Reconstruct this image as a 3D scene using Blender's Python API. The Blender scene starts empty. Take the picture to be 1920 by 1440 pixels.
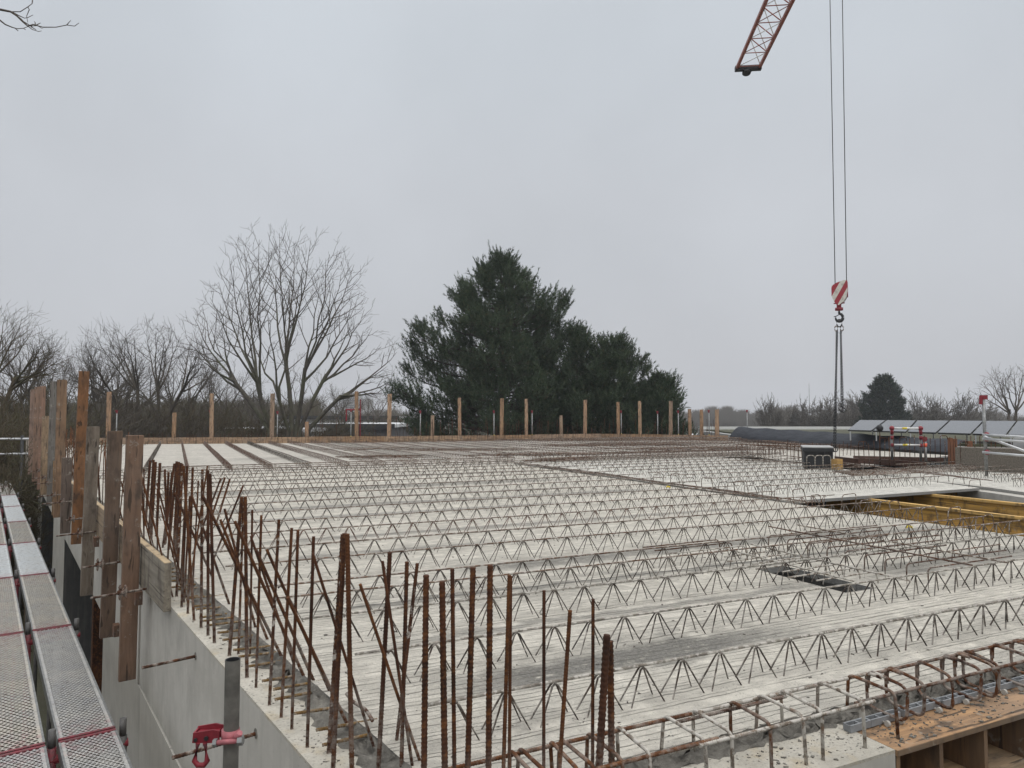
import bpy, math, random
import numpy as np
from mathutils import Vector, Matrix

random.seed(11); RNG = np.random.default_rng(11)
scene = bpy.context.scene
COL = scene.collection

# ------------------------------------------------------------------ camera, sky, sun, exposure
F_PX, H_CAM = 1331.0, 1.12            # focal length in photo pixels (1920 wide); eye height above the new slab
PITCH = math.atan(60 / F_PX)
cam_d = bpy.data.cameras.new('camera'); cam = bpy.data.objects.new('camera', cam_d); COL.objects.link(cam)
cam_d.sensor_fit = 'HORIZONTAL'; cam_d.sensor_width = 36.0
cam_d.lens = 36.0 * F_PX / 1920.0
cam.location = (0, 0, H_CAM)
cam.rotation_euler = (math.pi / 2 + PITCH, 0, 0)
cam_d.clip_start = 0.05; cam_d.clip_end = 4000
scene.camera = cam

SUN_EL, SUN_AZ = math.radians(52), math.radians(150)
world = bpy.data.worlds.new('World'); scene.world = world; world.use_nodes = True
wn = world.node_tree.nodes; wl = world.node_tree.links
for n in list(wn): wn.remove(n)
w_out = wn.new('ShaderNodeOutputWorld')
w_bg = wn.new('ShaderNodeBackground'); w_bg.inputs['Strength'].default_value = 0.1
sky = wn.new('ShaderNodeTexSky'); sky.sky_type = 'NISHITA'; sky.sun_disc = False
sky.sun_elevation = SUN_EL; sky.sun_rotation = SUN_AZ; sky.dust_density = 5.0; sky.air_density = 1.0
tc = wn.new('ShaderNodeTexCoord'); sep = wn.new('ShaderNodeSeparateXYZ')
wl.new(tc.outputs['Generated'], sep.inputs[0])
ramp = wn.new('ShaderNodeValToRGB')         # overcast cloud deck: dimmer and cooler at the horizon, bright overhead
ramp.color_ramp.interpolation = 'EASE'
els = ramp.color_ramp.elements
els[0].position = 0.0; els[0].color = (5.50, 5.62, 5.92, 1)
els[1].position = 0.26; els[1].color = (5.72, 5.96, 6.34, 1)
e = els.new(0.50); e.color = (5.82, 6.22, 6.68, 1)
e = els.new(0.75); e.color = (15.0, 15.2, 15.4, 1)
e = els.new(1.0); e.color = (21.0, 21.0, 20.8, 1)
wl.new(sep.outputs['Z'], ramp.inputs['Fac'])
cn = wn.new('ShaderNodeTexNoise'); cn.inputs['Scale'].default_value = 2.2; cn.inputs['Detail'].default_value = 4
wl.new(tc.outputs['Generated'], cn.inputs['Vector'])
cr = wn.new('ShaderNodeMapRange'); cr.inputs['From Min'].default_value = .3; cr.inputs['From Max'].default_value = .7; cr.inputs['To Min'].default_value = 0.95; cr.inputs['To Max'].default_value = 1.09
wl.new(cn.outputs['Fac'], cr.inputs['Value'])
cmul = wn.new('ShaderNodeMix'); cmul.data_type = 'RGBA'; cmul.blend_type = 'MULTIPLY'; cmul.inputs[0].default_value = 1.0
wl.new(ramp.outputs['Color'], cmul.inputs[6]); wl.new(cr.outputs['Result'], cmul.inputs[7])
wmix = wn.new('ShaderNodeMix'); wmix.data_type = 'RGBA'; wmix.inputs[0].default_value = 0.97
wl.new(sky.outputs['Color'], wmix.inputs[6]); wl.new(cmul.outputs[2], wmix.inputs[7])
wl.new(wmix.outputs[2], w_bg.inputs['Color']); wl.new(w_bg.outputs[0], w_out.inputs['Surface'])

sun_d = bpy.data.lights.new('sun', 'SUN'); sun_d.energy = 0.6; sun_d.angle = math.radians(40); sun_d.color = (1, .97, .92)
sun = bpy.data.objects.new('sun', sun_d); COL.objects.link(sun)
sun.rotation_euler = (math.pi / 2 - SUN_EL, 0, math.pi - SUN_AZ)
scene.view_settings.view_transform = 'Standard'; scene.view_settings.look = 'None'
scene.view_settings.gamma = 1; scene.view_settings.use_curve_mapping = False
scene.view_settings.exposure = 0.0
scene.cycles.transparent_max_bounces = 12
scene.cycles.max_bounces = 6

# ------------------------------------------------------------------ plan geometry helpers
CP, SP = math.cos(PITCH), math.sin(PITCH)
def ray(px, py):
    x = (px - 960) / F_PX; z = -(py - 720) / F_PX
    return np.array([x, CP - z * SP, SP + z * CP])
def gz(px, py, z):                       # point at height z
    d = ray(px, py); p = d * ((z - H_CAM) / d[2]); p[2] = z; return p
def gy(px, py, Y):                       # point at distance Y
    d = ray(px, py); p = d * (Y / d[1]); p[2] += H_CAM; return p
_u = ray(3780, 780)[:2]; UV_U = _u / np.linalg.norm(_u); UV_V = np.array([-UV_U[1], UV_U[0]])
ANG_U = math.atan2(UV_U[1], UV_U[0])
def P(u, v, z=0.0):                      # slab grid -> world
    q = UV_U * u + UV_V * v; return np.array([q[0], q[1], z])
def uv(p): return float(p[0] * UV_U[0] + p[1] * UV_U[1]), float(p[0] * UV_V[0] + p[1] * UV_V[1])
class Frame:
    def __init__(s, deg):
        a = math.radians(deg); s.N = np.array([math.cos(a), math.sin(a)]); s.D = np.array([-math.sin(a), math.cos(a)]); s.rot = a
    def __call__(s, n, w, z=0.0):
        q = s.N * n + s.D * w; return np.array([q[0], q[1], z])
    def nw(s, p): return float(p[0] * s.N[0] + p[1] * s.N[1]), float(p[0] * s.D[0] + p[1] * s.D[1])
    def on(s, n, px, py):                # where the ray of a photo point meets the vertical plane n
        d = ray(px, py); t = n / (d[0] * s.N[0] + d[1] * s.N[1]); p = d * t; p[2] += H_CAM; return p
WALL = Frame(35.6); PLK = Frame(36.2); DECK = Frame(36.7); GRID = Frame(math.degrees(ANG_U))
def on_line(base, direc, px, py):        # ray meets the vertical plane through base along direc
    d = ray(px, py); nx, ny = -direc[1], direc[0]
    t = ((base[0]) * nx + (base[1]) * ny) / (d[0] * nx + d[1] * ny); p = d * t; p[2] += H_CAM; return p

# ------------------------------------------------------------------ mesh builder
class MB:
    def __init__(s): s.v = []; s.q = []; s.t = []; s.ng = []; s.n = 0; s.smooth_from = None
    def add(s, verts, quads=None, tris=None):
        verts = np.asarray(verts, float).reshape(-1, 3); o = s.n
        s.v.append(verts); s.n += len(verts)
        if quads is not None and len(quads): s.q.append(np.asarray(quads, np.int64).reshape(-1, 4) + o)
        if tris is not None and len(tris): s.t.append(np.asarray(tris, np.int64).reshape(-1, 3) + o)
        return o
    def hexa(s, b, t):                   # 4 bottom, 4 top points (counter-clockwise)
        s.add(np.vstack([b, t]), [(3, 2, 1, 0), (4, 5, 6, 7), (0, 1, 5, 4), (1, 2, 6, 5), (2, 3, 7, 6), (3, 0, 4, 7)])
    def box(s, fr, a0, a1, b0, b1, z0, z1):   # box in a plan frame: fr(a, b, z)
        c = [(a0, b0), (a1, b0), (a1, b1), (a0, b1)]
        s.hexa([fr(x, y, z0) for x, y in c], [fr(x, y, z1) for x, y in c])
    def prism(s, poly, z0, z1):          # poly: list of xy (counter-clockwise)
        n = len(poly); b = [(p[0], p[1], z0) for p in poly]; t = [(p[0], p[1], z1) for p in poly]
        o = s.add(np.vstack([b, t]), [(i, (i+1) % n, n+(i+1) % n, n+i) for i in range(n)])
        s.ng.append([o+n+i for i in range(n)]); s.ng.append([o+n-1-i for i in range(n)])
    def extrude(s, pts, off):            # closed planar outline (3D points) pushed along a vector
        pts = np.asarray(pts, float); n = len(pts)
        o = s.add(np.vstack([pts, pts + np.asarray(off)]), [(i, n+i, n+(i+1) % n, (i+1) % n) for i in range(n)])
        s.ng.append([o+i for i in range(n)]); s.ng.append([o+2*n-1-i for i in range(n)])
    def tube(s, pts, r, k=6, cap=True, closed=False, ph=0.0):
        pts = np.asarray(pts, float); m = len(pts)
        r = np.broadcast_to(np.asarray(r, float), (m,))
        if closed: tan = np.roll(pts, -1, 0) - np.roll(pts, 1, 0)
        else:
            tan = np.empty_like(pts); tan[1:-1] = pts[2:] - pts[:-2]; tan[0] = pts[1]-pts[0]; tan[-1] = pts[-1]-pts[-2]
        tan /= np.maximum(np.linalg.norm(tan, axis=1, keepdims=True), 1e-9)
        ref = np.array([0., 0., 1.]) if abs(tan[:, 2]).mean() < .8 else np.array([1., 0., 0.])
        a = np.cross(tan, ref); a /= np.maximum(np.linalg.norm(a, axis=1, keepdims=True), 1e-9); b = np.cross(tan, a)
        th = np.arange(k) * 2 * math.pi / k + ph
        ring = pts[:, None, :] + r[:, None, None] * (np.cos(th)[None, :, None] * a[:, None, :] + np.sin(th)[None, :, None] * b[:, None, :])
        M = m if closed else m - 1
        i = np.arange(M)[:, None] * k; j = ((np.arange(M) + 1) % m)[:, None] * k; c = np.arange(k)[None, :]; d = (c + 1) % k
        q = np.stack([i + c, j + c, j + d, i + d], -1).reshape(-1, 4)
        o = s.add(ring.reshape(-1, 3), q)
        if cap and not closed:
            s.ng.append([o + x for x in range(k)]); s.ng.append([o + (m-1)*k + x for x in range(k-1, -1, -1)])
    def rebar(s, p0, p1, r, k=8, pitch=None):   # deformed bar: slanted ribs as real rings
        p0 = np.asarray(p0, float); p1 = np.asarray(p1, float); L = np.linalg.norm(p1-p0); d = (p1-p0)/L
        pitch = pitch or 0.75 * 2 * r
        n = max(3, int(L / (pitch/3))); t = np.linspace(0, L, n+1)
        ref = np.array([1., 0, 0]) if abs(d[2]) > .7 else np.array([0, 0, 1.])
        a = np.cross(d, ref); a /= np.linalg.norm(a); b = np.cross(d, a)
        rr = r * np.where(np.arange(n+1) % 3 == 1, 1.16, .95)
        th = np.arange(k) * 2*math.pi/k
        sh = (np.cos(th) * r * .75)[None, :] * (np.clip(t/r/2, 0, 1) * np.clip((L-t)/r/2, 0, 1))[:, None]
        ring = p0 + (t[:, None] + sh)[..., None]*d + rr[:, None, None]*(np.cos(th)[None, :, None]*a + np.sin(th)[None, :, None]*b)
        i = np.arange(n)[:, None]*k; c = np.arange(k)[None, :]; dd = (c+1) % k
        q = np.stack([i+c, i+k+c, i+k+dd, i+dd], -1).reshape(-1, 4)
        o = s.add(ring.reshape(-1, 3), q)
        s.ng.append([o+x for x in range(k)]); s.ng.append([o+n*k+x for x in range(k-1, -1, -1)])
    def disc(s, c, ax, r, h, k=20):      # short cylinder
        c = np.asarray(c, float); ax = np.asarray(ax, float); ax /= np.linalg.norm(ax)
        s.tube([c - ax*h/2, c + ax*h/2], r, k)
    def ball(s, c, r, k=12, m=8, sq=1.0):
        th = np.linspace(0, math.pi, m+1)
        pts = [np.array(c) + np.array([0, 0, -math.cos(x)*r*sq]) for x in th]
        s.tube(np.array(pts) + 0, np.maximum(np.sin(th)*r, 1e-4), k, cap=False)
    def mesh(s, name, mat, loc=(0, 0, 0), rotz=0.0, smooth=False):
        V = np.vstack(s.v) - np.asarray(loc, float)
        if rotz:
            c, sn = math.cos(-rotz), math.sin(-rotz)
            V = np.stack([V[:, 0]*c - V[:, 1]*sn, V[:, 0]*sn + V[:, 1]*c, V[:, 2]], 1)
        me = bpy.data.meshes.new(name)
        Q = np.vstack(s.q) if s.q else np.zeros((0, 4), np.int64); T = np.vstack(s.t) if s.t else np.zeros((0, 3), np.int64)
        ngl = [x for f in s.ng for x in f]
        loops = np.concatenate([Q.ravel(), T.ravel(), np.array(ngl, np.int64)]).astype(np.int32)
        sizes = np.concatenate([np.full(len(Q), 4), np.full(len(T), 3), np.array([len(f) for f in s.ng], np.int64)]).astype(np.int32)
        starts = np.concatenate([[0], np.cumsum(sizes)[:-1]]).astype(np.int32)
        me.vertices.add(len(V)); me.vertices.foreach_set('co', V.astype(np.float32).ravel())
        me.loops.add(len(loops)); me.loops.foreach_set('vertex_index', loops)
        me.polygons.add(len(sizes)); me.polygons.foreach_set('loop_start', starts); me.polygons.foreach_set('loop_total', sizes)
        sm = np.full(len(sizes), bool(smooth)); sm[len(Q)+len(T):] = False
        me.polygons.foreach_set('use_smooth', sm)
        me.update(calc_edges=True); me.validate(); 
        if mat: me.materials.append(mat)
        return me

def tag(o, label=None, cat=None, group=None, kind=None):
    if label: o['label'] = label
    if cat: o['category'] = cat
    if group: o['group'] = group
    if kind: o['kind'] = kind
    return o
class Thing:                              # an Empty at the base that parents its parts
    def __init__(s, name, label, cat, loc, rotz=0.0, group=None):
        s.o = bpy.data.objects.new(name, None); COL.objects.link(s.o); s.loc = np.asarray(loc, float); s.rot = rotz
        s.o.location = s.loc; s.o.rotation_euler = (0, 0, rotz); s.o.empty_display_size = .1; tag(s.o, label, cat, group)
    def part(s, name, mb, mat, smooth=False, parent=None, color=None, label=None):
        o = bpy.data.objects.new(name, mb.mesh(name, mat, s.loc, s.rot, smooth)); COL.objects.link(o); o.parent = parent or s.o
        if color: o.color = (*color, 1)
        if label: o['label'] = label
        return o
def single(name, mb, mat, label, cat, loc, rotz=0.0, group=None, smooth=False, color=None, kind=None):
    o = bpy.data.objects.new(name, mb.mesh(name, mat, loc, rotz, smooth)); COL.objects.link(o)
    o.location = loc; o.rotation_euler = (0, 0, rotz); tag(o, label, cat, group, kind)
    if color: o.color = (*color, 1)
    return o
def struct(name, mb, mat, loc=(0, 0, 0), rotz=0.0, kind='structure', smooth=False):
    o = bpy.data.objects.new(name, mb.mesh(name, mat, loc, rotz, smooth)); COL.objects.link(o); o.location = loc; o.rotation_euler = (0, 0, rotz)
    o['kind'] = kind; return o
def dup(root, loc, rotz=None, scale=None, label=None, group=None):
    r = root.copy(); COL.objects.link(r); r.location = loc
    if rotz is not None: r.rotation_euler = (0, 0, rotz)
    if scale is not None: r.scale = scale if hasattr(scale, '__len__') else (scale,)*3
    if label: r['label'] = label
    if group: r['group'] = group
    for ch in list(root.children):
        c = ch.copy(); COL.objects.link(c); c.parent = r
        for g in list(ch.children):
            d = g.copy(); COL.objects.link(d); d.parent = c
    return r
_o = ['first', 'second', 'third', 'fourth', 'fifth', 'sixth', 'seventh', 'eighth', 'ninth', 'tenth', 'eleventh', 'twelfth', 'thirteenth', 'fourteenth', 'fifteenth', 'sixteenth', 'seventeenth', 'eighteenth', 'nineteenth']
_t = {2: 'twenty', 3: 'thirty', 4: 'forty', 5: 'fifty', 6: 'sixty', 7: 'seventy', 8: 'eighty', 9: 'ninety'}
_tt = {2: 'twentieth', 3: 'thirtieth', 4: 'fortieth', 5: 'fiftieth', 6: 'sixtieth', 7: 'seventieth', 8: 'eightieth', 9: 'ninetieth'}
def ORD(k):                               # 0 -> first
    k += 1
    if k <= 19: return _o[k-1]
    if k >= 100: return 'hundred and ' + ORD(k-101) if k > 100 else 'hundredth'
    return _tt[k//10] if k % 10 == 0 else _t[k//10] + '-' + _o[k % 10 - 1]

# ------------------------------------------------------------------ materials
class NT:
    def __init__(s, name):
        s.m = bpy.data.materials.new(name); s.m.use_nodes = True; s.n = s.m.node_tree.nodes; s.l = s.m.node_tree.links
        s.b = s.n['Principled BSDF']; s.out = s.n['Material Output']
        s.tc = s.n.new('ShaderNodeTexCoord')
    def link(s, a, b): s.l.new(a, b)
    def coord(s, scale=(1, 1, 1), kind='Object', rot=(0, 0, 0)):
        mp = s.n.new('ShaderNodeMapping'); mp.inputs['Scale'].default_value = scale; mp.inputs['Rotation'].default_value = rot
        s.link(s.tc.outputs[kind], mp.inputs['Vector']); return mp.outputs[0]
    def noise(s, vec, scale, detail=4, rough=.55, dist=0.0):
        x = s.n.new('ShaderNodeTexNoise'); x.inputs['Scale'].default_value = scale; x.inputs['Detail'].default_value = detail
        x.inputs['Roughness'].default_value = rough; x.inputs['Distortion'].default_value = dist; s.link(vec, x.inputs['Vector']); return x.outputs['Fac']
    def voro(s, vec, scale, feat='F1'):
        x = s.n.new('ShaderNodeTexVoronoi'); x.inputs['Scale'].default_value = scale; x.feature = feat; s.link(vec, x.inputs['Vector']); return x.outputs['Distance']
    def wave(s, vec, scale, dist=0., dscale=1., axis='X', detail=2):
        x = s.n.new('ShaderNodeTexWave'); x.bands_direction = axis; x.inputs['Scale'].default_value = scale; x.inputs['Distortion'].default_value = dist
        x.inputs['Detail Scale'].default_value = dscale; x.inputs['Detail'].default_value = detail; s.link(vec, x.inputs['Vector']); return x.outputs['Fac']
    def rng(s, val, a, b, c=0., d=1.):
        x = s.n.new('ShaderNodeMapRange'); x.inputs['From Min'].default_value = a; x.inputs['From Max'].default_value = b
        x.inputs['To Min'].default_value = c; x.inputs['To Max'].default_value = d; s.link(val, x.inputs['Value']); return x.outputs['Result']
    def mix(s, fac, a, b, mode='MIX'):
        x = s.n.new('ShaderNodeMix'); x.data_type = 'RGBA'; x.blend_type = mode
        for i, y in ((0, fac), (6, a), (7, b)):
            if hasattr(y, 'type') or hasattr(y, 'links'): s.link(y, x.inputs[i])
            elif i == 0: x.inputs[0].default_value = y
            else: x.inputs[i].default_value = (*y, 1) if len(y) == 3 else y
        return x.outputs[2]
    def math(s, op, a, b=0.0, c=None):
        x = s.n.new('ShaderNodeMath'); x.operation = op
        for i, y in ((0, a), (1, b), (2, c)):
            if y is None: continue
            if hasattr(y, 'links'): s.link(y, x.inputs[i])
            else: x.inputs[i].default_value = y
        return x.outputs[0]
    def xyz(s, vec=None):
        x = s.n.new('ShaderNodeSeparateXYZ'); s.link(vec or s.tc.outputs['Object'], x.inputs[0]); return x.outputs
    def rand(s): 
        x = s.n.new('ShaderNodeObjectInfo'); return x.outputs['Random'], x.outputs['Color']
    def bump(s, h, strength=.5, dist=.01, prev=None):
        x = s.n.new('ShaderNodeBump'); x.inputs['Strength'].default_value = strength; x.inputs['Distance'].default_value = dist
        s.link(h, x.inputs['Height'])
        if prev: s.link(prev, x.inputs['Normal'])
        return x.outputs[0]
    def done(s, col=None, rough=.9, nrm=None, metal=0.0, spec=None):
        if col is not None:
            if hasattr(col, 'links'): s.link(col, s.b.inputs['Base Color'])
            else: s.b.inputs['Base Color'].default_value = (*col, 1)
        if hasattr(rough, 'links'): s.link(rough, s.b.inputs['Roughness'])
        else: s.b.inputs['Roughness'].default_value = rough
        s.b.inputs['Metallic'].default_value = metal
        if spec is not None: s.b.inputs['Specular IOR Level'].default_value = spec
        if nrm is not None: s.link(nrm, s.b.inputs['Normal'])
        return s.m

def m_slab(name, groove=1.0, tint=(.57, .535, .468), stains=()):
    m = NT(name); c = m.coord(); o = m.xyz()
    big = m.noise(m.coord((.5, 1.2, 1)), 1.3, 5, .6); mid = m.noise(m.coord((1, 1.6, 1)), 7, 6, .68); fine = m.noise(c, 120, 4, .7)
    col = m.mix(m.rng(big, .38, .64), tuple(x*.82 for x in tint), tint)
    col = m.mix(m.rng(mid, .45, .66), col, tuple(min(1, x*1.24) for x in tint))
    blot = m.rng(m.noise(c, 3.1, 6, .7), .52, .68); col = m.mix(m.math('MULTIPLY', blot, .38), col, (.27, .255, .23))
    wob = m.noise(m.coord((1.2, 1.2, 1)), 2.2, 4, .6)
    vv = m.math('ADD', o['Y'], m.math('MULTIPLY', m.math('SUBTRACT', wob, .5), .35)); rough_mask = None
    for (v0, hw, k, u0, u1) in stains:           # bands of darker wet mortar along the elements
        band = m.rng(m.math('ABSOLUTE', m.math('SUBTRACT', vv, v0)), hw, hw*.45)
        ub = m.math('MULTIPLY', m.rng(o['X'], u0, u0+.5), m.rng(o['X'], u1, u1-.8))
        n2 = m.rng(m.noise(m.coord((1.6, 2.2, 1)), 9, 7, .8), .38, .50); bk = m.math('MULTIPLY', m.math('MULTIPLY', band, ub), m.math('MULTIPLY', n2, k))
        rough_mask = bk if rough_mask is None else m.math('MAXIMUM', rough_mask, bk)
    if rough_mask is not None:
        sp = m.rng(m.noise(c, 55, 5, .75), .35, .65); col = m.mix(rough_mask, col, m.mix(sp, (.15, .143, .13), (.31, .295, .265)))
    # rake furrows along the span: narrow, irregular, broken
    yy = m.math('ADD', o['Y'], m.math('MULTIPLY', m.math('SUBTRACT', m.noise(m.coord((1.1, .5, 1)), 6, 3, .6), .5), .035))
    cell = m.n.new('ShaderNodeTexNoise'); cell.noise_dimensions = '1D'; cell.inputs['Scale'].default_value = 11; cell.inputs['Detail'].default_value = 2; m.link(yy, cell.inputs['W'])
    yw = m.math('ADD', m.math('MULTIPLY', yy, 25.0), m.math('MULTIPLY', cell.outputs['Fac'], 2.2)); tri = m.math('ABSOLUTE', m.math('SUBTRACT', m.math('FRACT', yw), .5))
    gm = m.rng(m.noise(m.coord((.8, 5, 1)), 4.1, 5, .7), .38, .56)
    line = m.math('MULTIPLY', m.rng(tri, .12, .02), gm); col = m.mix(m.math('MULTIPLY', line, .70*groove), col, (.155, .143, .122))
    # dark pits and grit
    pits = m.rng(m.voro(m.coord((1, 1.3, 1)), 46), .20, .09); pm = m.rng(m.noise(c, 16, 3), .42, .54)
    col = m.mix(m.math('MULTIPLY', m.math('MULTIPLY', pits, pm), .8), col, (.11, .105, .095))
    grit = m.rng(m.noise(c, 75, 5, .78), .55, .70); col = m.mix(m.math('MULTIPLY', grit, .45), col, (.24, .22, .19))
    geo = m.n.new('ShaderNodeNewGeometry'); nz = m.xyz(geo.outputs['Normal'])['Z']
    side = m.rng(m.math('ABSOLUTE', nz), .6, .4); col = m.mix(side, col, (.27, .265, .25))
    h = m.math('SUBTRACT', m.math('MULTIPLY', m.noise(c, 38, 6, .75), 1.5), m.math('MULTIPLY', line, 1.5*groove))
    h = m.math('ADD', h, m.math('MULTIPLY', m.noise(c, 9, 4, .6), 1.2)); h = m.math('ADD', h, m.math('MULTIPLY', fine, .5))
    if rough_mask is not None: h = m.math('ADD', h, m.math('MULTIPLY', m.math('MULTIPLY', rough_mask, m.noise(c, 45, 5, .8)), 2.0))
    return m.done(col, .95, m.bump(h, .9, .012))

def m_concrete(name, a, b, streak=.4, rough=.9, pit=.5, dirt=(.30, .29, .26)):
    m = NT(name); c = m.coord()
    n1 = m.noise(c, 2.2, 6, .6); n2 = m.noise(m.coord((5, 5, .5)), 3, 5, .6); n3 = m.noise(c, 60, 3, .6)
    col = m.mix(m.rng(n1, .32, .68), a, b)
    col = m.mix(m.math('MULTIPLY', m.rng(n2, .48, .72), streak), col, dirt)
    bl = m.rng(m.noise(m.coord((1, 1, .6)), .9, 6, .7), .50, .66); col = m.mix(m.math('MULTIPLY', bl, .6), col, tuple(x*.66 for x in a)); sm = m.rng(m.noise(m.coord((1, 1, .8)), 5.5, 6, .75), .50, .68); col = m.mix(m.math('MULTIPLY', sm, .35), col, tuple(x*1.22 for x in b)); dr = m.rng(m.noise(m.coord((16, 16, .6)), 1.0, 4, .6), .60, .72); col = m.mix(m.math('MULTIPLY', m.math('MULTIPLY', dr, bl), .6), col, dirt)
    p = m.math('MULTIPLY', m.rng(m.voro(c, 34), .16, .06), m.rng(m.noise(c, 8, 3), .52, .62))
    col = m.mix(m.math('MULTIPLY', p, pit), col, (.12, .12, .11))
    return m.done(col, rough, m.bump(m.math('ADD', n3, m.math('MULTIPLY', n1, .6)), .25, .004))

def m_walltop(name):                       # rough tamped top of the cast wall with chips and rust dust
    m = NT(name); c = m.coord()
    n1 = m.noise(c, 5, 6, .65); n2 = m.noise(c, 38, 5, .7); n3 = m.noise(c, 9, 4)
    col = m.mix(m.rng(n1, .3, .7), (.36, .335, .285), (.56, .525, .455))
    col = m.mix(m.math('MULTIPLY', m.rng(n3, .55, .72), .45), col, (.47, .37, .22))
    ch = m.math('MULTIPLY', m.rng(m.voro(m.coord((1, 1.7, 1)), 36), .26, .12), m.rng(n1, .36, .50))
    gg = m.rng(m.noise(c, 85, 5, .78), .52, .66); col = m.mix(m.math('MULTIPLY', gg, .5), col, (.20, .185, .155))
    col = m.mix(m.math('MULTIPLY', ch, .85), col, (.13, .125, .115))
    return m.done(col, .95, m.bump(m.math('ADD', n2, m.math('MULTIPLY', n1, 1.4)), .8, .012))

def m_rust(name, dark=(.034, .017, .012), mid=(.110, .044, .022), hot=(.27, .105, .030), spots=.0, cement=(.50, .47, .42), hotk=.55):
    m = NT(name); r, oc = m.rand(); c = m.coord()
    n1 = m.noise(m.coord((1, 1, .35)), 9, 5, .65); n2 = m.noise(c, 45, 4, .65)
    col = m.mix(m.rng(n1, .38, .64), dark, mid)
    streak = m.rng(m.noise(m.coord((6, 6, .9)), 5, 5, .7), .44, .66); col = m.mix(m.math('MULTIPLY', streak, .55), col, tuple(x*.62 for x in dark))
    hk = m.math('MULTIPLY', m.rng(n2, .46, .68), m.math('MULTIPLY', m.rng(r, .1, 1., .15, 1.), hotk))
    col = m.mix(hk, col, hot)
    zz = m.xyz()['Z']; low = m.math('MULTIPLY', m.rng(zz, .30, .02), m.rng(m.noise(c, 20, 4, .7), .44, .58)); col = m.mix(m.math('MULTIPLY', low, .55), col, tuple(x*.8 for x in cement))
    if spots:
        sp = m.rng(m.noise(c, 26, 4, .7), .60-.16*spots, .70-.16*spots); col = m.mix(m.math('MULTIPLY', sp, .9), col, cement)
    return m.done(col, .85, m.bump(n2, .35, .002), spec=.25)

def m_wood(name, axis='Z', grey=.16, plank=True):
    m = NT(name); r, oc = m.rand()
    sc = {'Z': (9, 9, .7), 'X': (.7, 9, 9), 'Y': (14, .3, 14)}[axis]
    off = m.n.new('ShaderNodeVectorMath'); off.operation = 'ADD'; m.link(m.coord(sc), off.inputs[0])
    cb = m.n.new('ShaderNodeCombineXYZ'); m.link(m.math('MULTIPLY', r, 37.), cb.inputs[0]); m.link(m.math('MULTIPLY', r, 91.), cb.inputs[2]); m.link(cb.outputs[0], off.inputs[1])
    g = m.noise(off.outputs[0], 2.4, 6, .7, .6); g2 = m.noise(off.outputs[0], 9, 4, .6)
    big = m.noise(m.coord((1.5, 1.5, 1.5)), 1.6, 4, .6)
    col = m.mix(m.rng(g, .35, .66), m.mix(.42, (.05, .034, .025), oc), oc)
    col = m.mix(m.math('MULTIPLY', m.rng(big, .45, .68), grey), col, (.22, .205, .185))
    col = m.mix(m.math('MULTIPLY', m.rng(m.noise(m.coord((3, 3, 1.2)), 3.1, 5, .65), .52, .66), .72), col, (.055, .042, .033))
    crk = m.math('MULTIPLY', m.rng(m.noise(off.outputs[0], 4.2, 3, .5), .62, .66), .8); col = m.mix(crk, col, (.035, .025, .018)); spl = m.rng(m.noise(m.coord(), 11, 5, .75), .60, .66); col = m.mix(m.math('MULTIPLY', spl, .55), col, (.33, .31, .27))
    kn = m.math('MULTIPLY', m.rng(m.voro(m.coord(tuple(x*.35 for x in sc)), 2.4), .10, .04), .7)
    col = m.mix(kn, col, (.06, .035, .02))
    return m.done(col, .8, m.bump(m.math('ADD', g, m.math('MULTIPLY', g2, .5)), .3, .004))

def m_plain(name, col, rough=.6, metal=0., n=.25, scale=12, bump=.15, dark=None):
    m = NT(name); c = m.coord(); x = m.noise(c, scale, 5, .6)
    cc = m.mix(m.rng(x, .35, .7), tuple(v*(1-n) for v in col) if dark is None else dark, col)
    return m.done(cc, rough, m.bump(m.noise(c, scale*6, 3), bump, .002), metal)

M = {}
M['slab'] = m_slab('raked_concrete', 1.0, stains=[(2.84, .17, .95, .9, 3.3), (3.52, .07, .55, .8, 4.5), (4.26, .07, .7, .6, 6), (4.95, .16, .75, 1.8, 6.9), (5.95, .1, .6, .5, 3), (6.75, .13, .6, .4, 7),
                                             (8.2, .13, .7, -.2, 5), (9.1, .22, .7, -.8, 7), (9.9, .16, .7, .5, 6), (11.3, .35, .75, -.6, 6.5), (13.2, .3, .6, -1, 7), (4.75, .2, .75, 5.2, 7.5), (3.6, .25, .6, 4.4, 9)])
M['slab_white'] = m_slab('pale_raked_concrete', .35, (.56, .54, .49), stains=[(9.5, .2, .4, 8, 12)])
M['slab_far'] = m_slab('far_raked_concrete', .6, (.48, .45, .40), stains=[(20, .8, .4, 1, 9), (25, 1.0, .5, 3, 12), (22, .5, .4, 8, 16)])
def _mortar():
    m = NT('grey_mortar'); c = m.coord(); n = m.noise(c, 14, 7, .72); n2 = m.noise(c, 70, 5, .7)
    col = m.mix(m.rng(n, .34, .66), (.115, .107, .093), (.25, .235, .205)); col = m.mix(m.math('MULTIPLY', m.rng(n2, .58, .7), .6), col, (.36, .34, .30))
    return m.done(col, .95, m.bump(m.math('ADD', n, m.math('MULTIPLY', n2, .5)), 1., .018))
M['mortar'] = _mortar()
M['wall'] = m_concrete('pale_wall_concrete', (.41, .39, .35), (.50, .48, .435), .22, pit=.8, dirt=(.22, .21, .18))
M['wall_top'] = m_walltop('tamped_wall_top')
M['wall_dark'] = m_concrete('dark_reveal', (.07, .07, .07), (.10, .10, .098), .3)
M['wall_far'] = m_concrete('neighbour_wall', (.33, .33, .32), (.42, .42, .41), .4)
M['rust'] = m_rust('rusty_steel')
M['rust_bright'] = m_rust('bright_rust', (.065, .027, .014), (.14, .055, .022), (.28, .115, .035))
M['rust_splash'] = m_rust('rust_with_cement', spots=.35)
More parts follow.
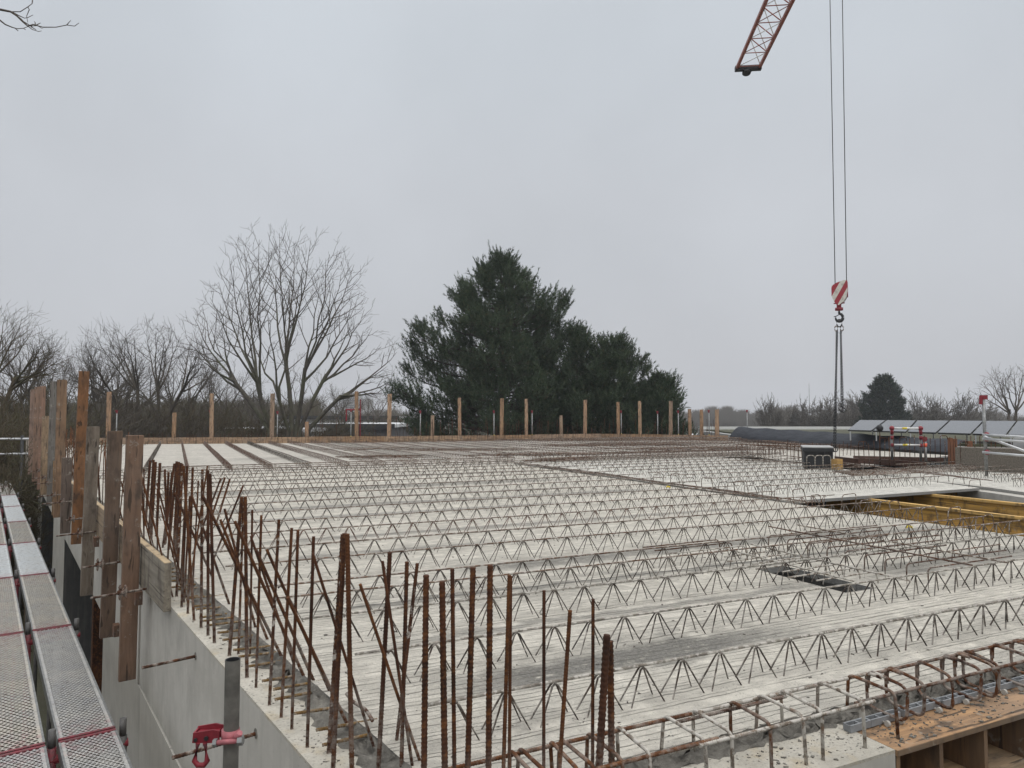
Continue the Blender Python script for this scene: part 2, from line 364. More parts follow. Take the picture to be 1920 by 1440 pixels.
M['rust_grey'] = m_rust('cement_coated_bar', (.12, .09, .065), (.22, .19, .155), (.24, .11, .05), spots=1.0, cement=(.50, .475, .43))
M['stub'] = m_rust('golden_rust', (.12, .07, .025), (.26, .15, .05), (.40, .24, .08), spots=.15)
M['chord'] = m_rust('girder_chord', (.075, .045, .030), (.17, .12, .085), (.22, .085, .04), spots=.55, cement=(.48, .455, .41))
M['chord_grey'] = m_rust('grey_girder_chord', (.14, .125, .105), (.26, .24, .205), (.20, .12, .07), spots=.8, cement=(.50, .475, .43), hotk=.3)
M['wire'] = m_rust('girder_wire', (.028, .022, .019), (.070, .053, .043), (.13, .075, .045), spots=.05, hotk=.4)
M['wire_rust'] = m_rust('rusty_girder_wire', (.06, .028, .02), (.13, .06, .04), (.22, .085, .045), hotk=.5)
M['wood'] = m_wood('weathered_plank'); M['wood_x'] = m_wood('weathered_board', 'Y', .3)
M['wood_u'] = m_wood('board_along', 'X', .3)
M['ply_top'] = m_wood('new_pine_edge', 'Y', .1)
M['yellow'] = m_wood('yellow_formwork_timber', 'Y', .08)
M['galv'] = m_plain('galvanised_tube', (.33, .335, .33), .5, .6, .45, 14, .3)
M['galv_dark'] = m_plain('weathered_tube', (.16, .155, .15), .6, .4, .4, 14, .3)
M['pole'] = m_plain('weathered_pole', (.20, .19, .17), .65, .3, .5, 16, .4)
M['alu'] = m_plain('aluminium_tube', (.58, .59, .60), .45, .7, .2, 9)
M['crane_red'] = m_plain('crane_red', (.36, .12, .09), .55, 0, .4, 3)
M['red'] = m_plain('red_paint', (.28, .022, .036), .55, 0, .45, 18, .3)
M['red_worn'] = m_plain('worn_deck_red', (.25, .022, .04), .6, 0, .5, 30, .4, dark=(.10, .045, .045))
M['red_pale'] = m_plain('worn_red_paint', (.50, .16, .18), .6, 0, .5, 22, .4)
M['orange'] = m_plain('orange_paint', (.85, .13, .06), .5, 0, .1)
M['white'] = m_plain('white_paint', (.74, .74, .72), .5, 0, .15)
M['yellowtag'] = m_plain('yellow_sticker', (.80, .62, .06), .5, 0, .1)
M['black'] = m_plain('black_rubber', (.022, .023, .026), .6, 0, .3)
M['darksteel'] = m_plain('dark_steel', (.055, .055, .058), .55, .5, .4, 20)
M['cable'] = m_plain('steel_cable', (.05, .05, .052), .6, .4)
M['plastic'] = m_plain('grey_spacer', (.27, .28, .29), .7, 0, .3, 20, .4)
M['brown'] = m_plain('brown_formply', (.085, .038, .024), .55, 0, .4, 6)
M['sheet_grey'] = m_plain('grey_membrane', (.42, .42, .42), .8, 0, .25, 3)
M['dark_roof'] = m_plain('dark_roof', (.10, .10, .105), .85, 0, .4, 4)
M['pebble'] = m_plain('pebble_wall', (.20, .175, .145), .95, 0, .55, 40, .9)
M['pale_roof'] = m_plain('pale_roof', (.62, .63, .64), .8, 0, .2, .8)
M['green_roof'] = m_plain('green_roof', (.085, .085, .045), .95, 0, .6, 5, .9)
M['soil'] = m_plain('soil', (.055, .045, .035), .95, 0, .4, 3, .9)
def _ground():
    m = NT('ground_mix'); c = m.coord(); n1 = m.noise(c, .04, 6, .6); n2 = m.noise(c, .9, 6, .7)
    col = m.mix(m.rng(n1, .4, .62), (.062, .066, .034), (.085, .073, .052)); col = m.mix(m.math('MULTIPLY', m.rng(n2, .4, .7), .6), col, (.035, .032, .022))
    return m.done(col, .95, m.bump(n2, .8, .05))
M['ground'] = _ground()
def _tarp():
    m = NT('black_membrane'); c = m.coord(); n = m.noise(m.coord((.8, .8, 3)), 3.0, 5, .6)
    col = m.mix(m.rng(n, .3, .7), (.018, .021, .029), (.034, .039, .050)); return m.done(col, .8, m.bump(n, .6, .05))
M['tarp'] = _tarp()
def _panel():
    m = NT('solar_glass'); c = m.coord(); w = m.wave(c, 3.2, 0, 1, 'X'); col = m.mix(m.rng(w, .985, 1.), (.10, .105, .115), (.16, .165, .17))  # base grey lifted to stand in for the reflected sky
    return m.done(col, .22, None, 0.0, .5)
M['solar'] = _panel()
def _stripe():
    m = NT('red_white_stripes'); o = m.xyz(); d = m.math('FRACT', m.math('MULTIPLY', m.math('ADD', m.math('MULTIPLY', o['Z'], .55), m.math('MULTIPLY', o['X'], -1.0)), 4.4))
    st = m.rng(d, .49, .51); n = m.noise(m.coord(), 15, 5)
    col = m.mix(st, (.33, .03, .045), (.62, .60, .54)); col = m.mix(m.math('MULTIPLY', m.rng(n, .52, .7), .5), col, (.16, .11, .09)); return m.done(col, .55)
M['stripe'] = _stripe()
def m_bark(name, a, b, moss=None):
    m = NT(name); c = m.coord(); n = m.noise(m.coord((1, 1, .4)), 6, 5, .65); col = m.mix(m.rng(n, .35, .65), a, b)
    if moss: col = m.mix(m.math('MULTIPLY', m.rng(m.noise(c, .8, 4), .45, .65), .7), col, moss)
    return m.done(col, .95, m.bump(n, .6, .02))
M['bark'] = m_bark('grey_brown_bark', (.055, .047, .038), (.12, .105, .085), (.10, .105, .055))
M['twig'] = m_bark('twig_bark', (.060, .048, .038), (.11, .09, .07))
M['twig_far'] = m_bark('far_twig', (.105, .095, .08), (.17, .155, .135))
M['twig_dark'] = m_bark('dark_twig', (.052, .043, .034), (.10, .084, .066))
M['twig_brown'] = m_bark('brown_twig', (.045, .032, .018), (.10, .074, .042), (.065, .070, .03))
M['pine_bark'] = m_bark('pine_bark', (.03, .022, .017), (.06, .045, .035))
def m_needle(name, a, b):
    m = NT(name); g = m.n.new('ShaderNodeNewGeometry'); rp = g.outputs['Random Per Island']; n = m.noise(m.coord(), .9, 4, .6)
    col = m.mix(rp, a, b); n3 = m.noise(m.coord(), 2.3, 4, .65); col = m.mix(m.rng(n3, .56, .70), col, (.105, .125, .060)); col = m.mix(m.math('MULTIPLY', m.math('GREATER_THAN', rp, .965), .8), col, (.12, .075, .035)); col = m.mix(m.math('MULTIPLY', m.rng(n3, .44, .33), .7), col, tuple(x*.6 for x in a)); col = m.mix(m.math('MULTIPLY', m.rng(n, .50, .68), .55), col, tuple(x*1.5 for x in b)); return m.done(col, .7, spec=.2)
M['needle'] = m_needle('pine_needles', (.030, .050, .031), (.075, .105, .058))
M['needle_far'] = m_needle('far_pine_needles', (.022, .036, .028), (.040, .056, .040))
def m_deck(name, base, dirt, dirtk, kind):
    m = NT(name); o = m.xyz(); c = m.coord()
    if kind == 'round':  px, py, r = .034, .030, .38
    elif kind == 'slot': px, py, r = .046, .050, .30
    else: px, py, r = .030, .024, .38
    yy = m.math('DIVIDE', o['Y'], py); row = m.math('FLOOR', yy)
    xx = m.math('ADD', m.math('DIVIDE', o['X'], px), m.math('MULTIPLY', m.math('MODULO', m.math('ABSOLUTE', row), 2.0), .5))
    fx = m.math('SUBTRACT', m.math('FRACT', xx), .5); fy = m.math('SUBTRACT', m.math('FRACT', yy), .5)
    if kind == 'slot': d = m.math('MAXIMUM', m.math('ABSOLUTE', fx), m.math('MULTIPLY', m.math('ABSOLUTE', fy), 1.9))
    else: d = m.math('SQRT', m.math('ADD', m.math('MULTIPLY', fx, fx), m.math('MULTIPLY', fy, fy)))
    inner = m.math('LESS_THAN', m.math('ABSOLUTE', o['X']), .118)
    geo = m.n.new('ShaderNodeNewGeometry'); nz = m.xyz(geo.outputs['Normal'])['Z']
    hole = m.math('MULTIPLY', m.math('MULTIPLY', m.math('LESS_THAN', d, r), inner), m.math('GREATER_THAN', m.math('ABSOLUTE', nz), .5))
    n1 = m.noise(c, 3.5, 6, .65); n2 = m.noise(c, 22, 5, .7)
    col = m.mix(m.math('MULTIPLY', m.rng(m.math('ADD', n1, m.math('MULTIPLY', m.math('SUBTRACT', n2, .5), .6)), .35, .65), dirtk), base, dirt)
    col = m.mix(m.math('MULTIPLY', m.rng(n2, .50, .68), .6), col, (.10, .095, .085)); n4 = m.noise(c, 9, 5, .75); col = m.mix(m.math('MULTIPLY', m.rng(n4, .56, .68), .55), col, (.60, .57, .50))
    col = m.mix(m.math('MULTIPLY', m.math('MULTIPLY', m.rng(m.noise(c, 16, 5, .7), .46, .60), m.rng(m.math('ABSOLUTE', o['Y']), .95, 1.27)), .45), col, (.30, .06, .08))
    rim = m.rng(d, r+.16, r)
    m.done(col, .62, m.bump(m.math('SUBTRACT', n2, m.math('MULTIPLY', rim, 1.2)), .35, .004), .25)
    tr = m.n.new('ShaderNodeBsdfTransparent'); mx = m.n.new('ShaderNodeMixShader'); m.link(hole, mx.inputs[0]); m.link(m.b.outputs[0], mx.inputs[1]); m.link(tr.outputs[0], mx.inputs[2])
    m.link(mx.outputs[0], m.out.inputs['Surface']); return m.m
M['deck_a'] = m_deck('deck_dusty', (.38, .37, .35), (.50, .46, .39), .9, 'round')
M['deck_b'] = m_deck('deck_grey', (.36, .36, .36), (.52, .50, .46), .75, 'fine')
M['deck_c'] = m_deck('deck_clean', (.52, .55, .57), (.50, .48, .44), .35, 'slot')
# ------------------------------------------------------------------ ground and far terrain
mb = MB(); th = np.linspace(0, 2*math.pi, 49)[:-1]
rings = [0.0, 60, 200, 740]
pts = [(0, 0, -4.0)]; q = []; t = []
for r in rings[1:]: pts += [(math.cos(a)*r, math.sin(a)*r, -4.0) for a in th]
for i in range(48): t.append((0, 1+i, 1+(i+1) % 48))
for k in range(2):
    for i in range(48): j = (i+1) % 48; q.append((1+k*48+i, 1+(k+1)*48+i, 1+(k+1)*48+j, 1+k*48+j))
mb.add(pts, q, t); struct('ground', mb, M['ground'])

def inter_nv(n, v):                       # plan point on wall line n and grid line v
    A = np.array([WALL.N, UV_V]); return np.linalg.solve(A, np.array([n, v]))
def u_wall(n, v): return uv(inter_nv(n, v))[0]
N_OUT, N_IN = 0.876, 1.105
V_F0, V_F1 = 1.742, 2.012                # front wall face, front edge of the slab
U_J1 = 7.28; V_J2 = 15.35
def u_j3(v): return 11.54 + (v - 7.1) * .386

# ------------------------------------------------------------------ concrete walls under the slab
w_c = WALL.nw(inter_nv(N_OUT, V_F0))[1]
w_j = WALL.nw(WALL.on(N_OUT, 263, 1200))[1]
def pier_w(px): return WALL.nw(WALL.on(N_OUT, px, 1150))[1]
w_p1, w_p2, w_p2b, w_p3, w_p3b = pier_w(196), pier_w(118), pier_w(100), pier_w(73), pier_w(60)
print('WALL w', w_c, w_j, w_p1, w_p2, w_p2b, w_p3, w_p3b)
def wall_panel(label, poly, z0, z1, mat='wall', top=True):
    c = np.mean(np.array(poly), 0)
    t = Thing('concrete_wall', label, 'wall', (c[0], c[1], z0), WALL.rot)
    b = MB(); b.prism(poly, z0, z1 - (.012 if top else 0)); o = t.part('wall', b, M[mat])
    if top:
        b = MB(); b.prism(poly, z1 - .012, z1); t.part('wall_top', b, M['wall_top'])
    return t
def nw2(n, w): q = WALL.N*n + WALL.D*w; return (q[0], q[1])
pc_in = inter_nv(N_IN + .03, V_F0)
wall_panel('pale concrete upstand wall beside the scaffold decks, nearest section ending at the front corner', [tuple(inter_nv(N_OUT, V_F0)), tuple(pc_in), nw2(N_IN+.03, w_j-.004), nw2(N_OUT, w_j-.004)], -.87, -.06)
wall_panel('pale concrete upstand wall running on behind the upright formwork planks', [nw2(N_OUT-.012, w_j+.004), nw2(N_IN+.03, w_j+.004), nw2(N_IN+.03, 34.5), nw2(N_OUT-.012, 34.5)], -.87, -.06)
ws = np.linspace(w_c, w_p1, 5); ws = [w_c, 3.55, 4.75, 5.9, w_p1]
for i in range(4):
    a, b_ = ws[i] + (.004 if i else 0), ws[i+1]-.004
    pl = [nw2(N_OUT-.008, a), nw2(N_IN+.03, a), nw2(N_IN+.03, b_), nw2(N_OUT-.008, b_)]
    if i == 0: pl[0] = tuple(inter_nv(N_OUT-.008, V_F0)); pl[1] = tuple(inter_nv(N_IN+.03, V_F0))
    wall_panel('lower white wall panel below the upstand, %s from the front corner' % ORD(i), pl, -4.0, -.88, top=False)
for (a, b_, nm) in ((w_p2, w_p2b+.6, 'second'), (w_p3, w_p3b+.8, 'third')):
    t = wall_panel('white wall pier with a dark reveal between window openings, %s from the camera' % nm, [nw2(N_OUT-.008, a), nw2(N_IN+.2, a), nw2(N_IN+.2, b_), nw2(N_OUT-.008, b_)], -4.0, -.88, top=False)
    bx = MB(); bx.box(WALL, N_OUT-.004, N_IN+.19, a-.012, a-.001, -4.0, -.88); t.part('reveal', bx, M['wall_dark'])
pl = [tuple(inter_nv(N_IN+.034, V_F0)), tuple(P(2.322, V_F0)[:2]), tuple(P(2.322, V_F1+.02)[:2]), tuple(inter_nv(N_IN+.034, V_F1+.02))]
wall_panel('pale front wall under the stirrup cage, chipped rough top beside the box former', pl, -4.0, -.06)
wall_panel('pale front wall below the plywood box former at the right', [tuple(P(2.326, V_F0+.006)[:2]), tuple(P(9, V_F0+.006)[:2]), tuple(P(9, V_F1+.02)[:2]), tuple(P(2.326, V_F1+.02)[:2])], -4.0, -.285, top=False)
# beams under the joints, interior floor, inner walls added so no light leaks in
bx = MB(); bx.box(GRID, U_J1-.12, U_J1+.26, 1.99, 15.6, -.32, -.064); single('concrete_beam', bx, M['wall'], 'concrete beam under the long diagonal slab joint', 'beam', tuple(P(U_J1, 8, -.3)), ANG_U)
j3a, j3b = P(u_j3(3.0)+.02, 3.0), P(u_j3(15.2)+.02, 15.2); j3d = (j3b-j3a)/np.linalg.norm(j3b-j3a); j3n = np.array([j3d[1], -j3d[0], 0])
b = MB(); o_ = lambda s, k: tuple((j3a + j3d*s + j3n*k)[:2]); Lj = np.linalg.norm(j3b-j3a)
b.prism([o_(0, -.06), o_(0, .34), o_(Lj, .34), o_(Lj, -.06)], -.36, -.064); single('concrete_beam', b, M['wall'], 'concrete beam on the far right side of the yellow timber opening', 'beam', tuple(j3a), 0)
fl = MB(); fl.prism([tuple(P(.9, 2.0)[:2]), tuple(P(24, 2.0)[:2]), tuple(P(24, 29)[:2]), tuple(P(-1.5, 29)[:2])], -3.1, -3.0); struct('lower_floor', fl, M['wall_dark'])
for lab, poly in (('added dark inner wall shutting out light below the slab on the right', [P(14.5, 2.0), P(14.7, 2.0), P(18, 15), P(17.8, 15)]),
                  ('added dark inner wall shutting out light below the slab at the back', [P(-1, 15.2), P(18, 15.2), P(18, 15.4), P(-1, 15.4)])):
    b = MB(); b.prism([tuple(p[:2]) for p in poly], -3.0, -.07); single('light_block_wall', b, M['wall_dark'], lab, 'wall', tuple(poly[0]))

# ------------------------------------------------------------------ precast slab elements (local axes = slab grid)
ZS = -.018                                # top of the precast slabs
def element(label, polys, mat, z1=ZS, th=.042):
    b = MB()
    for pl in polys: b.prism([tuple(P(u, v)[:2]) for u, v in pl], z1-th, z1)
    return single('precast_slab', b, M[mat], label, 'concrete slab', (0, 0, 0), ANG_U)
def row(v0, v1, u1): return [(u_wall(N_IN, v0), v0), (u1, v0), (u1, v1), (u_wall(N_IN, v1), v1)]
H0, H1, HV0, HV1 = 3.92, 4.20, 3.27, 4.04      # small opening
element('raked pale precast slab nearest the front wall, with the small rectangular opening in it',
        [row(V_F1, HV0, U_J1-.02), [(u_wall(N_IN, HV0), HV0), (H0, HV0), (H0, HV1), (u_wall(N_IN, HV1), HV1)], [(H1, HV0), (U_J1-.02, HV0), (U_J1-.02, HV1), (H1, HV1)], row(HV1, 4.27, U_J1-.02)], 'slab')
vs = [4.283, 6.77, 6.783, 9.2, 9.213, 11.6, 11.613, 13.5, 13.513, V_J2]
for i in range(5):
    element('raked pale precast slab of the near bay, %s row back from the front wall' % ORD(i+1), [row(vs[2*i], vs[2*i+1], U_J1-.02)], 'slab')
for i, (a, b_) in enumerate(((7.06, 9.5), (9.513, 12.0), (12.013, V_J2))):
    element('smooth whitish precast slab beyond the long joint, %s row behind the yellow timber opening' % ORD(i), [[(U_J1+.12, a), (u_j3(a), a), (u_j3(b_), b_), (U_J1+.12, b_)]], 'slab_white')
b3 = [uv(gz(*q, 0)) for q in ((1604, 884), (1801, 873), (2000, 885))] + [(u_j3(2.5)+.22, 2.5), (u_j3(7.0)+.22, 7.0)]
b3 = b3[::-1]
b = MB(); pl = [tuple(P(*q)[:2]) for q in b3]
ar = sum(pl[i][0]*pl[(i+1) % 5][1]-pl[(i+1) % 5][0]*pl[i][1] for i in range(5))
if ar < 0: pl = pl[::-1]
b.prism(pl, -.06, ZS); single('precast_slab', b, M['slab_white'], 'whitish precast slab at the right edge beside the scaffold tube rails', 'concrete slab', (0, 0, 0), ANG_U)
# far bay: reaches the far formwork board
FE = [np.array([-19.2, 28.0]), np.array([-14.9, 28.75]), np.array([-5.5, 30.6]), np.array([4.4, 35.0]), np.array([9.9, 32.6])]
TB = [np.array([9.9, 32.6]), np.array([12.7, 20.6])]
def far_u(v): return u_wall(N_IN, v)
pA = inter_nv(N_IN, V_J2+.02)
far_poly = [tuple(pA), tuple(P(13.5, V_J2+.02)[:2]), tuple(P(u_j3(13.6)+.3, 11.3)[:2]), tuple(TB[1]), tuple(TB[0]), tuple(FE[3]), tuple(FE[2]), tuple(FE[1]), tuple(FE[0])]
b = MB(); b.prism(far_poly, -.06, ZS); single('precast_slab', b, M['slab_far'], 'far raked slab bay reaching back to the timber edge boards below the trees', 'concrete slab', (0, 0, 0), ANG_U)

# grey mortar smeared along the slab edges on the wall tops
def fillet(label, path, side, width, seed, zt=-.020):
    r = np.random.default_rng(seed); n = len(path); m = 7; V = []
    for i, p in enumerate(path):
        wv = width*(.55 + .8*r.random())
        for j in range(m):
            s = j/(m-1); z = zt + (-.062 - zt)*s**.7 + (.012*r.standard_normal() if 0 < j < m-1 else 0) + (.014*r.random() if j == 0 else 0)
            q = p[:2] + side*(wv*s + .004 + .008*r.standard_normal()*(j > 0)); V.append((q[0], q[1], max(z, -.0585) if j < m-1 else -.061))
    q = [(i*m+j, i*m+j+1, (i+1)*m+j+1, (i+1)*m+j) for i in range(n-1) for j in range(m-1)]
    b = MB(); b.add(V, q); single('mortar_strip', b, M['mortar'], label, 'mortar', tuple(path[0]), 0, smooth=True)
ww = np.arange(w_c+.45, 13, .035)
fillet('dark grey mortar smeared along the left slab edge at the feet of the starter bars', [np.array([*nw2(N_IN-.002, w), 0]) for w in ww], -WALL.N, .09, 3)
uu = np.arange(.75, 6.5, .03)
fillet('grey mortar ridge along the front slab edge behind the stirrup cage', [P(u, V_F1-.002) for u in uu], -UV_V, .042, 4)

# ------------------------------------------------------------------ lattice girders
def girder(label, group, p0, d, L, near=6, wiremat='wire', chordmat='chord', h=.119, phase=0.0, rc=.0058, rw=.0040, pitch=.2, seed=0, wob=.003):
    r = np.random.default_rng(seed); d = np.asarray(d, float); n = np.array([-d[1], d[0]]); rot = math.atan2(d[1], d[0])
    t = Thing('lattice_girder', label, 'lattice girder', (p0[0], p0[1], 0), rot, group)
    hw = (lambda s: h + wob*np.sin(s*1.3+seed) )
    def W(s, k, z): return np.array([p0[0]+d[0]*s+n[0]*k, p0[1]+d[1]*s+n[1]*k, z])
    ns = max(2, int(L/.35)); S = np.linspace(0, L, ns)
    b = MB(); b.tube([W(s, wob*.8*math.sin(s*2.1+seed*1.7), hw(s)) for s in S], rc, max(near, 4)); t.part('top_chord', b, M[chordmat], True)
    for sd in (-1, 1):
        pts = []; s = phase + .02
        while s < L - .12:
            for ds, dz in ((-.013, -.010), (0, .0), (.013, -.010)):
                pts.append(W(s+ds, sd*.0085, hw(s) - .004 + dz))
            pts.append(W(s+pitch/2, sd*.050, -.058)); s += pitch
        b = MB(); b.tube(pts[:-1], rw, near if near > 4 else 3, cap=False); t.part('bent_wire', b, M[wiremat], True)
    return t
VG = [2.392, 3.015, 3.648, 4.13, 4.44, 5.15, 5.72, 6.47, 7.13, 7.9, 8.68, 9.45, 10.2, 10.95, 11.65, 12.4, 13.1, 13.8, 14.45, 15.0]
G1 = 'lattice girders of the near bay, running left to right'
for i, v in enumerate(VG):
    us = u_wall(N_IN, v) + .12 + .05*math.sin(i*3.1)
    if v < 4.3 and v > 3.1:                # the two girders at the small opening stop short on either side of it
        pass
    wm = 'wire' if i != 7 else 'wire_rust'
    girder('lattice girder on the near slab bay, %s row back from the stirrup cage' % ORD(i), G1, P(us, v), UV_U, 7.35 - us + (.25 if 4 < i < 8 else -.05*(i % 3)), 8 if i < 4 else (6 if i < 10 else 4), wm, 'chord_grey' if i in (0, 1, 2) else 'chord', phase=.06+.07*((i*7) % 3)+(.018 if i == 0 else 0), seed=i, rc=.0066 if i == 0 else .0058)
G2 = 'lattice girders on the whitish slabs beyond the long joint'
for i, v in enumerate([7.72, 8.35, 9.0, 9.75, 10.4, 11.1, 11.75, 12.4, 13.1, 13.8, 14.5, 15.1]):
    us = U_J1 + .22 + .08*(i % 3); girder('grey lattice girder on the whitish slabs, %s row behind the yellow timber opening' % ORD(i), G2, P(us, v), UV_U, u_j3(v) - us - .15, 4, 'wire', 'chord', phase=.05*(i % 4), seed=30+i, wob=.002)
G3 = 'lattice girders on the whitish slab by the scaffold rails'
for i, v in enumerate([6.9, 7.5, 8.1, 8.75, 9.4, 10.0]):
    us = u_j3(v) + .65 + .25*(i % 2); girder('lattice girder on the whitish slab by the tube rails, %s row back' % ORD(i), G3, P(us, v), UV_U, 5.2 - .3*i, 4, 'wire', 'chord', phase=.04*i, seed=50+i, wob=.002)
G4 = 'rusty lattice girders of the far bay, running towards the far edge board'
def far_v(u):                              # where the far edge board crosses grid line u
    for a, b_ in list(zip(FE[:-1], FE[1:])) + [(TB[0], TB[1])]:
        (u0, v0), (u1, v1) = uv(a), uv(b_)
        if min(u0, u1) <= u <= max(u0, u1): return v0 + (v1-v0)*(u-u0)/(u1-u0)
    return None
for i in range(33):
    u = -.56 + .8*i; fv = far_v(u)
    if fv is None: continue
    v0 = V_J2 + .25 + (.5 if u > 13 else 0)
    if u > 13.5: v0 = max(v0, 13 + (u-13)*.2)
    if fv - v0 < 2: continue
    girder('rusty lattice girder on the far bay, %s from the left wall' % ORD(i), G4, P(u, v0), UV_V, fv - v0 - .35, 4, 'wire_rust' if i % 4 else 'wire', 'rust' if i % 3 else 'rust_splash', phase=.03*(i % 5), seed=80+i, rc=.0070, rw=.0046, wob=.004)

# ------------------------------------------------------------------ starter bars at the left wall
SB = 0
def starter(name, lab, p0, p1, r, mat, group, ribs=True, k=8):
    b = MB()
    if ribs: b.rebar(p0, p1, r, k)
    else: b.tube([p0, p1], r, k)
    return single(name, b, M[mat], lab, 'reinforcing bar', tuple(p0), 0, group, smooth=True)
UPR = [  # base px, top px, diameter in photo px  (upright bars standing on the wall top)
 (331,1119,342,870,6),(340.5,1139,351,873,6),(352,1151,361.5,876,5.5),(364,1164,344,873,6),(377,1178,379.5,880,6.5),(390,1192,390,882,6.5),(402,1206,394,888,7),
 (430,1230,453,932,8),(447,1227,457,933,5.5),(463,1271,460,931,8),(469,1230,473,956,5),(480,1290,490,966,6),(505,1323,523,974,6),(527,1346,547,990,6),(547,1368,558.7,994,6),(576,1402,588,1006,6.5),
 (617,1413,643,1002,9.5),(624,1452,646,1000,9),(660,1456,651,1001,9.5),(709,1452,731,1035,9),(741,1412,782.5,1056,7),(752,1458,763,1053,8)]
UPR.sort(key=lambda q: -q[0])
for i, (bx_, by_, tx, ty, dp) in enumerate(UPR):
    p0 = gz(bx_, by_, -.062); p1 = on_line(p0, UV_U, tx, ty); r = dp*p0[1]/F_PX/2*(.92 if by_ > 1300 else .78)
    starter('starter_bar', '%s upright rusty bar on the left wall top, %s from the front corner' % ('thick' if dp > 8 else 'thin', ORD(i)), p0, p1, r, 'rust_splash' if i % 4 == 1 else ('rust_bright' if i % 5 == 3 else 'rust'), 'upright starter bars on the left wall')
LEAN = [(774,1442,717,1052,6.5),(789,1432,675,1095,6.5),(701,1401,586,1037,6),(653,1362,539,1120,7),(590,1280,480,1031,6.5),(571,1271,440,977,6.5),(503,1203,413,974,6.5),(480,1180,421,954,6),(530,1235,379,928,7.5),(431,1136,359,928,6),(399,1083,327,924,6),(298,1017,264,888,5),
        (395,1062,456,910,5),(375,1032,422,895,5),(360,1042,414,897,4.5),(404,987,431,898,5),(345,1130,356,930,5),(620,1300,500,1030,6),(553,1250,470,1005,6)]
LEAN.sort(key=lambda q: -q[0])
for i, (bx_, by_, tx, ty, dp) in enumerate(LEAN):
    p0 = gz(bx_, by_, -.03); p1 = on_line(p0, UV_U, tx, ty); r = dp*p0[1]/F_PX/2*(.86 if by_ > 1270 else .72)
    starter('starter_bar', 'leaning rusty bar rising from the left slab edge, %s leaning one from the front corner' % ORD(i), p0, p1, r, 'rust' if i % 3 else 'rust_bright', 'leaning starter bars along the left slab edge')
BACK = [(272,992,281.5,863,5),(279,1008,288,862,5),(283,1016,292,866,5),(293,1012,300,868,5.5),(310,1026,316,885,4.5),(308,1028,323,885,5),(304,1034,327,869,4.5),(315.5,1038,331.5,865,5),(325,1052,335,866,6),(330,1062,340,868,5),(313,1000,309,880,4.5)]
BACK.sort(key=lambda q: -q[0])
for i, (bx_, by_, tx, ty, dp) in enumerate(BACK):
    p0 = gz(bx_, by_, -.05); p1 = on_line(p0, UV_U, tx, ty); r = dp*p0[1]/F_PX/2*.9
    starter('starter_bar', 'thin rusty bar just behind the cut end of the edge board, %s to the left' % ORD(i), p0, p1, r, 'rust', 'thin starter bars behind the end of the edge board', True, 6)
FRONT = [(799,1078,795,11.5,1.86),(829,1090,834,12,1.85),(848,1066,852,8,1.87),(887,1064,877,11,1.86),(919,1059,916,11.5,1.86),(955,1078,944,7.5,1.84),(957.5,1080,955,6.5,1.88),(1020,1107,1019.5,6.5,1.86),(1069,1144,1049,8,1.84),(1112,1123,1111,6.5,1.86),(1138,1190,1123,14,1.82),(1144,1202,1147,12.5,1.87)]
FRONT.sort(key=lambda q: q[0])
for i, (tx, ty, bx_, dp, v) in enumerate(FRONT):
    base = P(0, v); p1 = on_line(base, UV_U, tx, ty); pm = on_line(base, UV_U, bx_, 1440); d = (pm-p1)/(pm[2]-p1[2]); p0 = p1 + d*(-.062-p1[2]); r = dp*p1[1]/F_PX/2*.92
    starter('starter_bar', '%s rusty ribbed bar on the front wall corner, %s from the left in the foreground' % ('thick' if dp > 9 else 'thin', ORD(i)), p0, p1, r, 'rust_bright' if i in (5, 6, 8) else 'rust', 'foreground starter bars on the front wall', True, 12)
rg_ = random.Random(4)
for i in range(16):
    w = 4.9 + 2.2*rg_.random(); p0 = np.array([*nw2(N_OUT+.05+.2*rg_.random(), w), -.061]); hgt = .55 + .3*rg_.random(); ln = rg_.choice([-.02, .03, -.25, .12])*hgt
    starter('starter_bar', 'thin rusty bar in the dense cluster behind the near edge board', p0, p0+np.array([UV_U[0]*ln, UV_U[1]*ln, hgt]), .0052, 'rust_bright' if i % 2 else 'rust', 'dense starter bars behind the near edge board', True, 6)
# dense bars further along the left wall, seen between the planks
k = 0
for w in np.arange(7.2, 24, .42):
    for nn in (N_OUT+.06, N_IN-.03):
        p0 = np.array([*nw2(nn, w+.1*random.random()), -.061]); hgt = .75 + .25*random.random()
        p1 = p0 + np.array([.10*random.uniform(-1, 1)*hgt, .06*random.uniform(-1, 1), hgt])
        starter('starter_bar', 'rusty starter bar in the dense row seen between the upright planks', p0, p1, .006, 'rust' if k % 3 else 'rust_bright', 'dense starter bars along the far left wall', False, 5); k += 1
# short golden bars poking from the slab edge onto the wall top
ws_ = [2.42, 2.52, 2.73, 2.93, 3.02, 3.16, 3.40, 3.50, 3.60, 3.86, 3.98, 4.12, 4.25, 4.37, 4.52, 4.66, 4.80, 4.93, 5.08, 5.22, 5.38, 5.55, 5.72, 5.9, 6.1, 6.3, 6.55, 6.8]
for i, w in enumerate(ws_):
    e = np.array([*nw2(N_IN+.02, w), -.018-.02*random.random()]); dvec = np.array([*UV_U, .0])
    p0 = e - dvec*(.15+.05*random.random()); p0[2] += random.uniform(-.01, .008); p1 = e + dvec*.05
    starter('edge_bar', 'short golden brown ribbed bar poking from the left slab edge, %s from the front corner' % ORD(i), p0, p1, .0058, 'stub', 'short bars poking from the left slab edge', True, 8 if i < 12 else 6)

